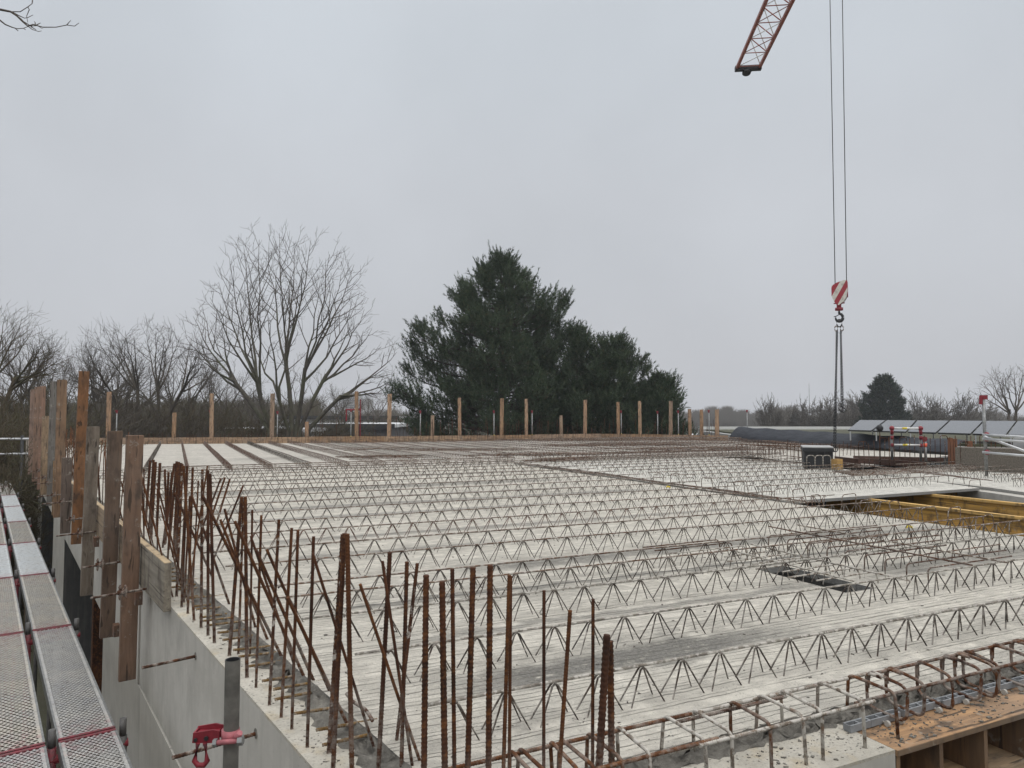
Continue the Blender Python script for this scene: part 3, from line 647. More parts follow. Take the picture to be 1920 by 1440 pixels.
# ------------------------------------------------------------------ stirrup cage on the front wall
def rounded(pts, r=.03, n=4):             # round the corners of an open polyline
    pts = [np.asarray(p, float) for p in pts]; out = [pts[0]]
    for a, b_, c in zip(pts[:-2], pts[1:-1], pts[2:]):
        d0 = a-b_; d1 = c-b_; rr = min(r, np.linalg.norm(d0)*.48, np.linalg.norm(d1)*.48); d0 = d0/np.linalg.norm(d0)*rr; d1 = d1/np.linalg.norm(d1)*rr
        for s in np.linspace(0, 1, n+1): out.append(b_ + d0*(1-s)**2 + d1*s**2)
    out.append(pts[-1]); return out
cage = Thing('stirrup_cage', 'rusty stirrup cage of bent bars and long bars along the front wall top', 'rebar cage', tuple(P(.7, 1.9)), ANG_U)
VB, VFR, ZC = 1.990, 1.808, .103           # back and front long bars, height of the cage
for (a, b_, v, z, mt, r) in ((.60, 1.62, VB-.004, ZC-.008, 'rust_bright', .0060), (1.56, 2.62, VB+.008, ZC-.012, 'rust_grey', .0062), (1.55, 2.05, VB-.012, ZC-.018, 'rust_splash', .0058), (2.5, 6.4, VB, ZC-.010, 'rust', .0058),
                           (.66, 1.58, VFR, ZC-.012, 'rust_bright', .0060), (1.5, 2.3, VFR-.006, ZC-.014, 'rust_grey', .0060), (1.4, 1.62, VFR+.012, ZC-.022, 'rust_grey', .006), (2.22, 6.4, VFR+.012, ZC-.012, 'rust', .0056), (.66, 1.3, VFR+.02, .03, 'rust_bright', .0058)):
    ub = MB(); ub.rebar(P(a, v, z), P(b_, v, z+.003), r, 10); cage.part('long_bar', ub, M[mt], True)
us = [uv(gz(px, py, ZC))[0] for px, py in ((961, 1413), (978, 1411), (1044, 1399), (1060, 1397), (1117, 1388), (1173, 1373), (1257, 1353), (1312, 1338), (1382, 1322), (1433, 1311), (1473, 1298), (1537, 1281), (1585, 1265))]
for i, u in enumerate(us):
    ta = .016*math.sin(i*2.3); b = MB(); mt = 'rust_grey' if 5 <= i <= 11 and i != 8 else 'rust_bright'
    pts = rounded([P(u-ta*.5, VB+.012, -.05), P(u+ta*.3, VB+.008, ZC+.005), P(u+ta, VFR-.004, ZC), P(u+ta*1.4, VFR-.010, -.062)], .026, 5)
    b.tube(pts, .0062, 10); cage.part('stirrup', b, M[mt], True)
us = [uv(gz(px, py, ZC))[0] for px, py in ((1620, 1258), (1650, 1248), (1707, 1235), (1754, 1225), (1779, 1220), (1793, 1216), (1846, 1204), (1882, 1196), (1910, 1190))]
us += [us[-1] + .128*(k+1) + .02*math.sin(k*2.1) for k in range(21)]
for i, u in enumerate(us):
    ta = .02*math.sin(i*1.9+1); b = MB(); tb = .02*math.sin(i*2.7)
    pts = rounded([P(u, 1.93, ZC-.002), P(u, VB+.008, ZC), P(u+.004, VB+.006, -.030), P(u+ta, VFR+.030+tb*.3, -.038), P(u+ta, VFR+.024, ZC-.010), P(u+ta*.3+.008, VB+.004, ZC+.006), P(u+.010, VB+.008, .04)], .036, 6)
    b.tube(pts, .0064, 10); cage.part('stirrup', b, M[('rust', 'rust_bright', 'rust')[i % 3] if i else 'rust_splash'], True)
# ------------------------------------------------------------------ plywood box former with compartments
box = Thing('box_former', 'plywood box former with open compartments set into the front wall top', 'formwork', tuple(P(2.33, V_F0, -.285)), ANG_U)
BZ1, BZ0 = -.062, -.280
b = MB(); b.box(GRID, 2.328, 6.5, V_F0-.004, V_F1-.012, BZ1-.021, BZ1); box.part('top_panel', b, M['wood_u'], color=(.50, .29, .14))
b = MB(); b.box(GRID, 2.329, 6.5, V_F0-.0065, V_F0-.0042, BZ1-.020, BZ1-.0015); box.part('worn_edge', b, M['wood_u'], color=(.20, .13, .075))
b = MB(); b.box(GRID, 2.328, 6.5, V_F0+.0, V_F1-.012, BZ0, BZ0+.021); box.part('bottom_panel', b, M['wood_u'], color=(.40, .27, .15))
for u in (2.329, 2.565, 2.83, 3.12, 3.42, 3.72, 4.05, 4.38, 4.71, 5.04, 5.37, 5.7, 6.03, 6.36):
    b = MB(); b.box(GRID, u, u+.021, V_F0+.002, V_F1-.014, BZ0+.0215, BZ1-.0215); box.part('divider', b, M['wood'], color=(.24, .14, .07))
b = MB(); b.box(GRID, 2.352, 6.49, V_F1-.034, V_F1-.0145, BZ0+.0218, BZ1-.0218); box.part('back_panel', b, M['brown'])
# grey ladder-shaped spacer strips along the slab edge
def spacer(lab, u0, n, v, tilt):
    b = MB(); z0, z1, wd, L = -.058, -.032, .034, .056
    fr = lambda a, c, z: P(u0+a, v+c+tilt*a, z)
    for c0 in (-wd/2, wd/2-.006): b.box(fr, 0, L*n, c0, c0+.006, z0, z1)
    for k in range(n+1): b.box(fr, max(0, L*k-.003), L*k+.003, -wd/2+.0062, wd/2-.0062, z0, z1-.001)
    b.box(fr, .001, L*n-.001, -wd/2+.0061, wd/2-.0061, z0, z0+.004)
    single('spacer_strip', b, M['plastic'], lab, 'spacer', tuple(P(u0, v, z0)), ANG_U, 'grey spacer strips under the stirrups')
for i, (u0, n, v, tl) in enumerate(((2.29, 2, 1.915, .02), (2.405, 3, 1.918, .01), (2.60, 4, 1.922, .02), (2.83, 5, 1.918, .0), (3.10, 4, 1.920, .015), (3.34, 5, 1.918, 0), (3.62, 5, 1.918, 0))):
    spacer('grey ladder shaped spacer strip on the box former, %s from its left end' % ORD(i), u0, n, v, tl)
for i, u in enumerate((2.47, 2.54, 2.77, 2.95, 3.03, 3.20, 3.31, 3.5)):
    b = MB(); c = P(u, 1.882+.006*math.sin(i*5), -.05)
    b.tube([c+np.array([*(-UV_U*.006), 0]), c+np.array([*(UV_U*.006), 0])], .011, 12); b.tube([c-np.array([*UV_V*.012, 0]), c+np.array([*UV_V*.02, 0])], .004, 6)
    single('spacer_clip', b, M['wall'], 'round pale concrete clip beside the spacer strips, %s from the left' % ORD(i), 'spacer', tuple(c), 0, 'pale clips on the box former', smooth=True)
b = MB(); r_ = np.random.default_rng(5)
for k in range(260):
    u = 2.35 + abs(r_.normal(0, .7)); v = 1.752 + .14*r_.random()**.8; s = .002 + .006*r_.random()**2.5; a = r_.random(4)*6.28; c = P(u, v, BZ1+.0005)
    pl = [(c[0]+s*math.cos(x)*1.5, c[1]+s*math.sin(x)) for x in np.sort(a)]
    if len(set(np.round(np.sort(a), 2))) == 4: b.prism(pl, c[2], c[2]+s*.7)
for k in range(420):                       # grit on the wall tops
    if k % 2: w = 2.2 + 4*r_.random(); q = nw2(N_OUT+.03+.17*r_.random(), w); z = -.06
    else: q = P(.7+1.6*r_.random(), 1.76+.18*r_.random())[:2]; z = -.06
    s = .002 + .005*r_.random()**2; a = np.sort(r_.random(4)*6.28); b.prism([(q[0]+s*math.cos(x)*1.5, q[1]+s*math.sin(x)) for x in a], z, z+s*.7)
for k in range(900):                       # crumbs of concrete lying on the near slabs
    v = 2.0 + 6*r_.random()**1.6; u = u_wall(N_IN, v)+.05 + 6*r_.random(); q = P(u, v)[:2]; s = .002 + .006*r_.random()**2.5; a = np.sort(r_.random(4)*6.28)
    if not (H0 < u < H1 and HV0 < v < HV1) and u < U_J1-.1: b.prism([(q[0]+s*math.cos(x)*1.5, q[1]+s*math.sin(x)) for x in a], ZS, ZS+s*.7)
struct('debris', b, M['mortar'], kind='stuff')

# ------------------------------------------------------------------ bars at the small slab opening
for i, v in enumerate((3.30, 3.44, 3.58, 3.72, 3.86, 4.0, 4.14)):
    b = MB(); b.tube(rounded([P(3.70-.10*(i % 2), v, .075), P(4.26, v+.01, .078), P(4.285, v+.012, .02), P(4.285, v+.012, -.01)], .03, 4), .0052, 7)
    single('hooked_bar', b, M['rust_grey'], 'grey hooked bar laid across the small slab opening, %s from the front' % ORD(i), 'reinforcing bar', tuple(P(4.0, v)), 0, 'hooked bars across the small opening', smooth=True)
for i, v in enumerate((3.05, 3.2, 3.36, 3.52, 3.68, 3.84, 4.02, 4.22, 4.42)):
    b = MB(); b.tube(rounded([P(4.42, v, -.02), P(4.42, v, .135), P(5.35+.2*(i % 3), v+.02, .132)], .035, 5), .0054, 7)
    single('angle_bar', b, M['rust' if i % 2 else 'rust_splash'], 'bent bar rising right of the small slab opening, %s from the front' % ORD(i), 'reinforcing bar', tuple(P(4.42, v)), 0, 'bent bars right of the small opening', smooth=True)
for i, (u, v0, v1, z, mt) in enumerate(((3.86, 3.15, 4.35, .086, 'rust_grey'), (4.18, 3.0, 4.4, .087, 'rust_grey'), (4.72, 2.95, 4.75, .146, 'rust'), (5.02, 2.9, 4.7, .145, 'chord'))):
    b = MB(); b.rebar(P(u, v0, z), P(u+.03, v1, z), .0052, 7)
    single('cross_bar', b, M[mt], ('grey bar tied along the left side of the small opening', 'grey bar tied along the right side of the small opening', 'dark rusty bar tied over the bent bars right of the opening', 'greyish bar tied over the bent bars, farther right of the opening')[i], 'reinforcing bar', tuple(P(u, v0)), 0, smooth=True)
for i, v in enumerate((4.3, 4.45, 4.6)):
    b = MB(); b.tube(rounded([P(3.3, v, .10), P(4.05, v, .105), P(4.08, v, -.01)], .03, 4), .005, 6); single('angle_bar', b, M['rust_bright' if i else 'rust_grey'], 'bent bar lying behind the small slab opening, %s from the front' % ORD(i), 'reinforcing bar', tuple(P(4, v)), 0, 'bent bars behind the small opening', smooth=True)

# ------------------------------------------------------------------ opening with yellow formwork timbers
for i, (px, py) in enumerate(((1603, 936), (1722, 928), (1806, 920))):
    p = gz(px, py, -.10); u, v = uv(p); t = Thing('formwork_beam', 'yellow timber formwork beam in the slab opening, %s from the left' % ('first', 'second', 'third')[i], 'formwork beam', tuple(P(u, v, -.30)), ANG_U, 'yellow timber beams in the slab opening')
    v0, v1 = 1.2, v + .5
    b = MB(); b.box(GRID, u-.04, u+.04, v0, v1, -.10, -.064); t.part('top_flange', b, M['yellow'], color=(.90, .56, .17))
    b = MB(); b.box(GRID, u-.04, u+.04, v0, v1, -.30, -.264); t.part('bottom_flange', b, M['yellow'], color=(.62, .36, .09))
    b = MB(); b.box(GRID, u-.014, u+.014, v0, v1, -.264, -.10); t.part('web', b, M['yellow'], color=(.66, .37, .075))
b = MB(); b.box(GRID, 7.42, 7.445, 1.3, 7.04, -.30, -.067); single('formwork_board', b, M['yellow'], 'yellow plywood board along the left edge of the timber opening', 'board', tuple(P(7.43, 4, -.3)), ANG_U, color=(.46, .29, .07))
b = MB(); b.box(GRID, 7.265, 7.40, 1.3, 7.02, -.062, -.045); single('formwork_board', b, M['yellow'], 'narrow yellow edge strip where the near slab meets the timber opening', 'board', tuple(P(7.3, 4, -.06)), ANG_U, color=(.75, .48, .12))
for i, (u, v) in enumerate(((9.35, 3.0), (11.4, 3.8))):
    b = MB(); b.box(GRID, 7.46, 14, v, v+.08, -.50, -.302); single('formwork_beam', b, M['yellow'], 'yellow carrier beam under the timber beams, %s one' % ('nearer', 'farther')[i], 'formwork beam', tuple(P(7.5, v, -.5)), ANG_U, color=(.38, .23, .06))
# steel props carrying the beams
for i, (u, v) in enumerate(((8.3, 3.04), (9.6, 3.84), (11.2, 3.84), (12.6, 3.04))):
    b = MB(); c = P(u, v); b.tube([(c[0], c[1], -3.0), (c[0], c[1], -.52)], .028, 10); b.prism([tuple(P(u+x, v+y)[:2]) for x, y in ((-.06, -.06), (.06, -.06), (.06, .06), (-.06, .06))], -.515, -.503)
    single('steel_prop', b, M['red'], 'red steel prop standing under the yellow timbers, %s from the left' % ORD(i), 'prop', (c[0], c[1], -3.0), 0, 'steel props under the slab')
# hairpins at the joint and along the opening edge
HP = [(7.24, 4.4), (7.2, 4.75), (7.26, 5.05), (7.25, 5.4), (7.22, 5.8), (7.27, 6.1), (7.2, 6.45), (7.26, 6.8), (7.3, 7.2), (7.34, 7.45), (7.3, 7.7), (7.36, 8.0), (7.3, 8.3), (7.35, 8.7), (7.33, 9.1), (7.37, 9.5), (7.3, 9.9)]
for i, (u, v) in enumerate(HP):
    b = MB(); sp = .17 + .04*(i % 3); lean = .05*math.sin(i*1.7); h = .13+.035*(i % 2)
    b.tube(rounded([P(u, v, -.03), P(u+lean, v+.01, h), P(u+lean+sp, v+.02, h+.008), P(u+sp+.03, v+.02, -.03)], .045, 5), .0055, 6)
    single('hairpin_bar', b, M['chord' if i % 3 else 'rust_splash'], 'bent hairpin bar standing at the long slab joint, %s from the front' % ORD(i), 'reinforcing bar', tuple(P(u, v)), 0, 'hairpin bars at the long joint', smooth=True)
# bundle of bars lying along the joint
for i in range(7):
    b = MB(); u = 7.24 + .028*i; a = 6.6 + .5*(i % 3); e = 15.2 - .9*(i % 2); n = 14
    b.tube([P(u + .02*math.sin(s*2+i*2), s, .012 + .012*(i % 2) + .005*math.sin(s*1.3+i)) for s in np.linspace(a, e, n)], .0065, 5)
    single('joint_bar', b, M['rust' if i % 2 else 'chord'], 'long rusty bar lying in the bundle along the slab joint', 'reinforcing bar', tuple(P(u, a)), 0, 'bundled bars along the long slab joint', smooth=True)
for i in range(4):
    b = MB(); f = lambda s, k: P(u_j3(s)+.12+.05*k, s); 
    b.tube([np.array([*f(s, i)[:2], .10+.01*math.sin(s*2+i)]) for s in np.linspace(7.0, 13.8, 12)], .006, 5)
    single('joint_bar', b, M['rust_splash'], 'long bar lying along the far joint behind the whitish slabs', 'reinforcing bar', tuple(f(7, i)), 0, 'bars along the far right joint', smooth=True)
for i in range(18):
    v = 7.2 + .35*i; u = u_j3(v)-.1; b = MB(); b.tube(rounded([P(u, v, -.03), P(u+.03, v, .09), P(u+.34, v+.03, .095), P(u+.36, v+.03, -.03)], .04, 4), .005, 5)
    single('hairpin_bar', b, M['rust_splash'], 'low hairpin bar bridging the joint behind the whitish slabs', 'reinforcing bar', tuple(P(u, v)), 0, 'low hairpins at the far right joint', smooth=True)
# rusty stirrup row along the joint between near and far bay, and bar heaps on the far bay
def ladder(lab, p0, d, L, step, wd, h, mat, z0=0.02):
    n = np.array([-d[1], d[0]]); t = Thing('stirrup_cage', lab, 'rebar cage', (p0[0], p0[1], 0), math.atan2(d[1], d[0]))
    W = lambda s, k, z: np.array([p0[0]+d[0]*s+n[0]*k, p0[1]+d[1]*s+n[1]*k, z])
    for (k, z) in ((0, h), (wd, h), (0, z0+.03), (wd, z0+.03)):
        b = MB(); b.tube([W(0, k, z), W(L, k, z)], .006, 4); t.part('long_bar', b, M[mat], True)
    s = .05; i = 0
    while s < L:
        b = MB(); b.tube([W(s, 0, z0), W(s+.02*math.sin(i*2.1), 0, h+.006), W(s+.02*math.sin(i), wd, h+.006), W(s, wd, z0), W(s, 0, z0)], .0055, 4); t.part('stirrup', b, M[mat], True); s += step; i += 1
ladder('low rusty stirrup cage at the joint between the near and far bay', P(7.6, V_J2-.05), UV_U, 8.4, .115, .22, .16, 'rust_splash')
ladder('rusty stirrup cage lying just behind the joint cage', P(8.4, V_J2+.55), UV_U, 7.0, .12, .2, .15, 'rust')
ladder('long grey stirrup cage along the left part of the bay joint', P(-.7, V_J2-.02), UV_U, 8.0, .21, .16, .13, 'chord')
p_a, p_b = gz(1378, 866, 0), gz(1500, 872, 0); dd = (p_b-p_a)[:2]; LL = np.linalg.norm(dd); ladder('tall rusty stirrup cage left of the black box', p_a, dd/LL, LL, .14, .25, .42, 'rust')
p_a, p_b = gz(1430, 838, 0), gz(1520, 850, 0); dd = (p_b-p_a)[:2]; LL = np.linalg.norm(dd); ladder('rusty stirrup cage lying in front of the black membrane', p_a, dd/LL, LL, .16, .3, .22, 'rust_splash')
def heap(lab, c, ang, n, L, wd, mat, seed):
    r = np.random.default_rng(seed); t = Thing('bar_heap', lab, 'reinforcing bars', (c[0], c[1], .13)); a0 = math.radians(ang)
    for i in range(n):
        a = a0 + r.normal(0, .06); l = L*(.6+.4*r.random()); o = r.normal(0, wd); m = np.array([c[0]-math.sin(a0)*o+r.normal(0, L*.1), c[1]+math.cos(a0)*o]); z = .132+.05*r.random()
        d = np.array([math.cos(a), math.sin(a)])*l/2; b = MB(); b.tube([(m[0]-d[0], m[1]-d[1], z), (m[0], m[1], z+.008), (m[0]+d[0], m[1]+d[1], z)], .007, 4); t.part('bar', b, M[mat], True)
for i, (px, py, ang, n, L, wd) in enumerate(((1020, 853, 14, 26, 3.2, .25), (1150, 836, 10, 22, 5, .3), (1240, 832, 8, 26, 6, .35), (1290, 842, 20, 22, 4, .35), (700, 842, 55, 14, 2.5, .35), (720, 858, 20, 10, 2.0, .25), (860, 845, 5, 14, 4, .3), (1060, 863, 40, 10, 2, .2), (1250, 822, 5, 20, 7, .4), (1120, 826, 2, 18, 7, .4))):
    heap('heap of rusty bars lying on the far girders, ' + ('in the middle of the picture', 'below the pine trunk, in the back', 'below the small pine, middle one', 'right of the joint, nearest one', 'far left, beside the far girders', 'left, close to the bay joint', 'behind the middle of the bay joint', 'small one at the joint crossing', 'along the far board at the right', 'along the far board at the centre')[i], gz(px, py, .13), ang, n, L, wd, 'rust' if i % 2 else 'rust_splash', 40+i)
# yellow paint marks tied on girders are small plastic tags
for i, (px, py) in enumerate(((1253, 912), (1705, 986))):
    p = gz(px, py, .06); b = MB(); b.tube([p+np.array([-.03, 0, -.02]), p+np.array([-.01, .01, .0]), p+np.array([.02, 0, -.01]), p+np.array([.035, .01, -.025])], [.006, .015, .012, .006], 6)
    single('yellow_tag', b, M['yellowtag'], 'small yellow tag on a girder, ' + ('at the crossing with the long joint', 'near the yellow timber opening', 'behind the long joint', 'far back left of the middle')[i], 'tag', tuple(p), 0, smooth=True)

# small loose pieces on the wall and slab
for nm, lab, pts, z, r, mt in (('bent_bar', 'short dark bent bar lying on the slab edge among the leaning starter bars', [(650, 1301), (661, 1315), (684, 1329), (692, 1340), (698, 1351)], .012, .007, 'rust'),
                              ('tie_wire', 'small black piece of tie wire lying on the left wall top', [(404, 1168), (409, 1172), (416, 1168), (424, 1162)], -.052, .003, 'black')):
    b = MB(); b.tube([gz(x, y, z) for x, y in pts], r, 7); single(nm, b, M[mt], lab, 'metal scrap', tuple(gz(*pts[0], z)), 0, smooth=True)
# ------------------------------------------------------------------ formwork planks and edge boards at the left wall
bw = PLK.nw(gz(321, 1140, -.06))[1]
def edge_board(lab, w0, w1, z0, z1, col, n0=.880, n1=.924):
    t = Thing('edge_board', lab, 'board', tuple(PLK(n0, w0, z0)), PLK.rot)
    b = MB(); b.box(PLK, n0, n1, w0, w1, z0, z1-.003); o = t.part('board', b, M['wood_x'], color=col); bev(o)
    b = MB(); b.box(PLK, n0+.0015, n1-.0015, w0+.002, w1-.002, z1-.003, z1); t.part('sawn_edge', b, M['ply_top'], color=(.56, .42, .25))
def bev(o, w=.004):
    m = o.modifiers.new('bevel', 'BEVEL'); m.width = w; m.segments = 2; m.limit_method = 'ANGLE'
edge_board('grey brown edge board on the left wall, nearest one with its cut end showing', bw+.02, bw+1.62, -.085, .215, (.31, .275, .215))
edge_board('light brown edge board on the left wall, second from the front', bw+1.64, bw+3.9, -.085, .225, (.36, .27, .18))
edge_board('edge board on the left wall behind the tall plank, third from the front', bw+3.92, bw+7.5, -.085, .22, (.33, .26, .19))
edge_board('edge board on the left wall, farthest one', bw+7.52, bw+15, -.085, .22, (.33, .25, .18))
PK = [  # left px, right px at the top, top y, bottom left/right px, bottom y, colour, label
 (237, 269, 816, 222, 254, 1275, (.225, .135, .088), 'brown rough plank nearest the cut end of the edge board'),
 (202, 230, 808, 187, 214, 1195, (.165, .108, .075), 'dark stained brown plank, second upright from the front'),
 (163, 187, 800, 150, 174, 1116, (.225, .185, .145), 'grey sawn plank with dark saw marks, third upright from the front'),
 (148, 168, 696, 133, 152, 1020, (.30, .14, .06), 'tallest plank of the left row, orange brown'),
 (116, 135, 858, 112, 132, 1000, (.135, .10, .08), 'short dark plank in front of the orange brown tall one'),
 (100, 118, 864, 101, 118, 968, (.33, .20, .10), 'short warm brown plank left of the short dark one'),
 (107, 126, 712, 101, 120, 905, (.25, .15, .085), 'brown plank of the tall pair left of the tallest one'),
 (94, 109, 715, 90, 106, 880, (.175, .165, .15), 'weathered grey plank of the tall pair left of the tallest one'),
 (79, 93, 780, 75, 90, 905, (.33, .23, .14), 'light brown medium plank left of the tall pair'),
 (75, 86, 724, 70, 81, 890, (.30, .175, .12), 'pinkish brown far plank, right of the group of three'),
 (65, 76, 725, 60, 71, 880, (.26, .16, .11), 'pinkish brown far plank, middle of the group of three'),
 (57, 66, 730, 54, 63, 868, (.29, .19, .145), 'pinkish brown far plank, left of the group of three'),
 (49, 57, 826, 48, 56, 842, (.45, .40, .34), 'very short pale far plank at the end of the left row')]
for i, (l, r, ty, bl, br, by, col, lab) in enumerate(PK):
    ctr = .815
    pt = PLK.on(ctr, (l+r)/2, ty); pb = PLK.on(ctr, (bl+br)/2, by); wt, wb = PLK.nw(pt)[1], PLK.nw(pb)[1]
    if by < 1000 and i > 4: pb = pb.copy(); pb[2] = min(pb[2], -.35); wb = wt
    w = (wt+wb)/2; kx = F_PX*(PLK.N[0] - PLK.N[1]*pt[0]/pt[1])/pt[1]; half = min(.075, (r-l)/kx/2)
    fr = lambda a, c, z, w=w, pt=pt, pb=pb, wt=wt, wb=wb: PLK(ctr + a, (wb + (wt-wb)*(z-pb[2])/(pt[2]-pb[2])) + c, z)
    b = MB(); b.box(fr, -half, half, -.02, .03, pb[2], pt[2])
    p = PLK(ctr, wb, pb[2]); o = single('formwork_plank', b, M['wood'], lab, 'plank', tuple(p), PLK.rot, 'upright formwork planks along the left wall', color=col); bev(o, .003)
# tie rods with wing nuts through the planks
TR = [(172, 233, 1112, 'the nearest upright plank'), (154, 190, 1060, 'the dark stained second plank'), (107, 152, 1001, 'the grey sawn third plank'), (122, 137, 975, 'the tallest orange brown plank'), (80, 118, 943, 'the short dark plank'), (70, 102, 930, 'the short warm brown plank'), (64, 90, 907, 'the tall pair of planks'), (60, 84, 897, 'the light brown medium plank'), (53, 73, 884, 'the group of three far planks')]
for i, (xl, xr, y, lab) in enumerate(TR):
    nn = .745; p1 = PLK.on(nn, xr, y-2); w = PLK.nw(p1)[1]; z = p1[2]
    kx = F_PX*(PLK.N[0] - PLK.N[1]*p1[0]/p1[1])/p1[1]; L = min(.34, (xr-xl)/kx)
    t = Thing('tie_rod', 'rusty tie rod with wing nut sticking out past %s' % lab, 'tie rod', tuple(PLK(nn, w, z)), PLK.rot, 'tie rods through the left formwork')
    b = MB(); b.rebar(PLK(nn-L, w, z-.012), PLK(.90, w, z+.004), .0078, 8); t.part('rod', b, M['rust'], True)
    b = MB(); c = PLK(nn-.012, w, z); ax = np.array([*PLK.N, 0]); dw = np.array([*PLK.D, 0])
    b.tube([c-ax*.03, c-ax*.022, c, c+ax*.012], [.012, .017, .018, .03], 10); 
    for sgn in (-1, 1): b.tube([c-ax*.01+np.array([0, 0, sgn*.012]), c-ax*.016+np.array([0, 0, sgn*.035]), c-ax*.012+np.array([0, 0, sgn*.05])], [.009, .008, .005], 6)
    t.part('wing_nut', b, M['rust'], True)
    b = MB(); b.tube([c+ax*.013, c+ax*.016, c+ax*.024], [.030, .052, .056], 4, ph=.78); t.part('plate', b, M['rust'])
for i, (px, py, lab) in enumerate(((281, 1121, 'right of the nearest plank'), (236, 1182, 'between the two nearest planks'), (198, 1016, 'behind the dark stained plank'))):
    n0 = .80 if i != 1 else .79; p = PLK.on(.85, px-22 if i == 0 else px-18, py); w = PLK.nw(p)[1]; b = MB(); b.box(PLK, .83, .874, w-.03, w+.06, p[2]-.045, p[2]+.045)
    single('timber_block', b, M['wood'], 'small brown packing block against the wall, ' + lab, 'block', tuple(p), PLK.rot, color=(.16, .075, .04))
# single rods sticking out of the wall face
for lab, bpx, tpx in (('rusty ribbed rod sticking out of the pale wall above the pole', (367, 1230), (266, 1257)), ('rusty ribbed rod sticking out of the wall behind the grey pole and red coupler', (480, 1375), (322, 1422))):
    p1 = WALL.on(N_OUT, *bpx); best = None
    for L in np.linspace(.1, .6, 101):
        q = p1 - np.array([*WALL.N, 0])*L; q[2] -= L*.04
        f = q[1]*CP + (q[2]-H_CAM)*SP; px = 960 + F_PX*q[0]/f
        if best is None or abs(px-tpx[0]) < best[0]: best = (abs(px-tpx[0]), q)
    q = best[1]; b = MB(); b.rebar(q, p1 + np.array([*WALL.N, 0])*.03, .0075, 10); single('tie_rod', b, M['rust'], lab, 'tie rod', tuple(q), 0, smooth=True)
    b = MB(); b.disc(p1 - np.array([*WALL.N, 0])*.001, np.array([*WALL.N, 0]), .020, .004); single('cone_hole', b, M['mortar'], 'dark plug ring on the wall around the ' + ('upper rod' if bpx[0] < 400 else 'lower rod'), 'plug', tuple(p1), 0)
# grey scaffold pole with red coupler
px0, py0 = -.921, 2.38; ptop = gy(443, 1236, 2.38)[2]
t = Thing('scaffold_pole', 'grey weathered open tube standing beside the wall at the bottom left', 'pole', (px0, py0, -4))
b = MB(); b.tube([(px0-.012, py0, -4), (px0, py0, ptop)], .0242, 24, cap=False); t.part('tube', b, M['pole'], True)
b = MB(); b.tube([(px0-.004, py0, -.5), (px0, py0, ptop-.0005)], .0208, 24, cap=False); b.tube([(px0, py0, ptop-.001), (px0, py0, ptop)], [.0205, .0242], 24, cap=False); t.part('inner_face', b, M['darksteel'], True)
zc = gy(443, 1377, 2.38)[2]; cc = np.array([px0-.003, py0, zc])
t = Thing('tube_coupler', 'red steel coupler clamped on the grey tube at the bottom left', 'coupler', tuple(cc))
def c_pt(x, y, z): return cc + np.array([x, y, z])
b = MB(); b.tube([c_pt(0, 0, -.018), c_pt(0, 0, .018)], .0285, 20); t.part('collar', b, M['red_pale'], True)
b = MB(); b.extrude([c_pt(-.030, -.018, -.020), c_pt(-.030, -.018, .018), c_pt(-.050, -.018, .022), c_pt(-.115, -.018, .012), c_pt(-.118, -.018, -.020)], (0, .005, 0)); b.extrude([c_pt(-.030, .022, -.020), c_pt(-.030, .022, .020), c_pt(-.060, .022, .026), c_pt(-.118, .022, .016), c_pt(-.118, .022, -.020)], (0, .005, 0)); b.hexa([c_pt(-.118, -.013, -.020), c_pt(-.113, -.013, -.020), c_pt(-.113, .022, -.020), c_pt(-.118, .022, -.020)], [c_pt(-.118, -.013, .010), c_pt(-.113, -.013, .010), c_pt(-.113, .022, .012), c_pt(-.118, .022, .012)])
b.hexa([c_pt(-.11, -.013, .001), c_pt(-.04, -.013, .004), c_pt(-.04, .022, .004), c_pt(-.11, .022, .001)], [c_pt(-.11, -.013, .006), c_pt(-.04, -.013, .009), c_pt(-.04, .022, .009), c_pt(-.11, .022, .006)]); t.part('bracket', b, M['red'])
b = MB(); W_ = [(-.098, -.020), (-.076, -.020), (-.062, -.036), (-.060, -.078), (-.068, -.088), (-.100, -.085), (-.108, -.072)]
for x0 in (0, 1):
    s = W_ ; 
b.tube([c_pt(-.097, -.022, -.018), c_pt(-.107, -.022, -.075), c_pt(-.096, -.022, -.088), c_pt(-.076, -.022, -.088), c_pt(-.066, -.022, -.075), c_pt(-.074, -.022, -.018)], [.008, .009, .009, .009, .009, .008], 8); t.part('wedge', b, M['red'], True)
b = MB(); b.tube([c_pt(-.07, -.021, -.003), c_pt(-.07, -.026, -.003)], .007, 10); b.tube([c_pt(-.105, -.021, -.008), c_pt(-.105, -.0255, -.008)], .006, 10); t.part('rivet', b, M['darksteel'], True)
b = MB(); b.tube([c_pt(.028, -.012, .0), c_pt(.034, -.03, .006), c_pt(.045, -.038, .022)], [.012, .013, .009], 8); b.tube([c_pt(-.03, -.038, -.010), c_pt(.045, -.036, -.004)], .0085, 8); t.part('bolt', b, M['red_pale'], True)
b = MB(); b.disc(c_pt(.047, -.036, -.004), (1, .03, .08), .015, .016, 6); t.part('nut', b, M['galv']); b = MB(); b.disc(c_pt(-.034, -.038, -.010), (1, .03, .08), .013, .012, 6); t.part('nut', b, M['galv'])

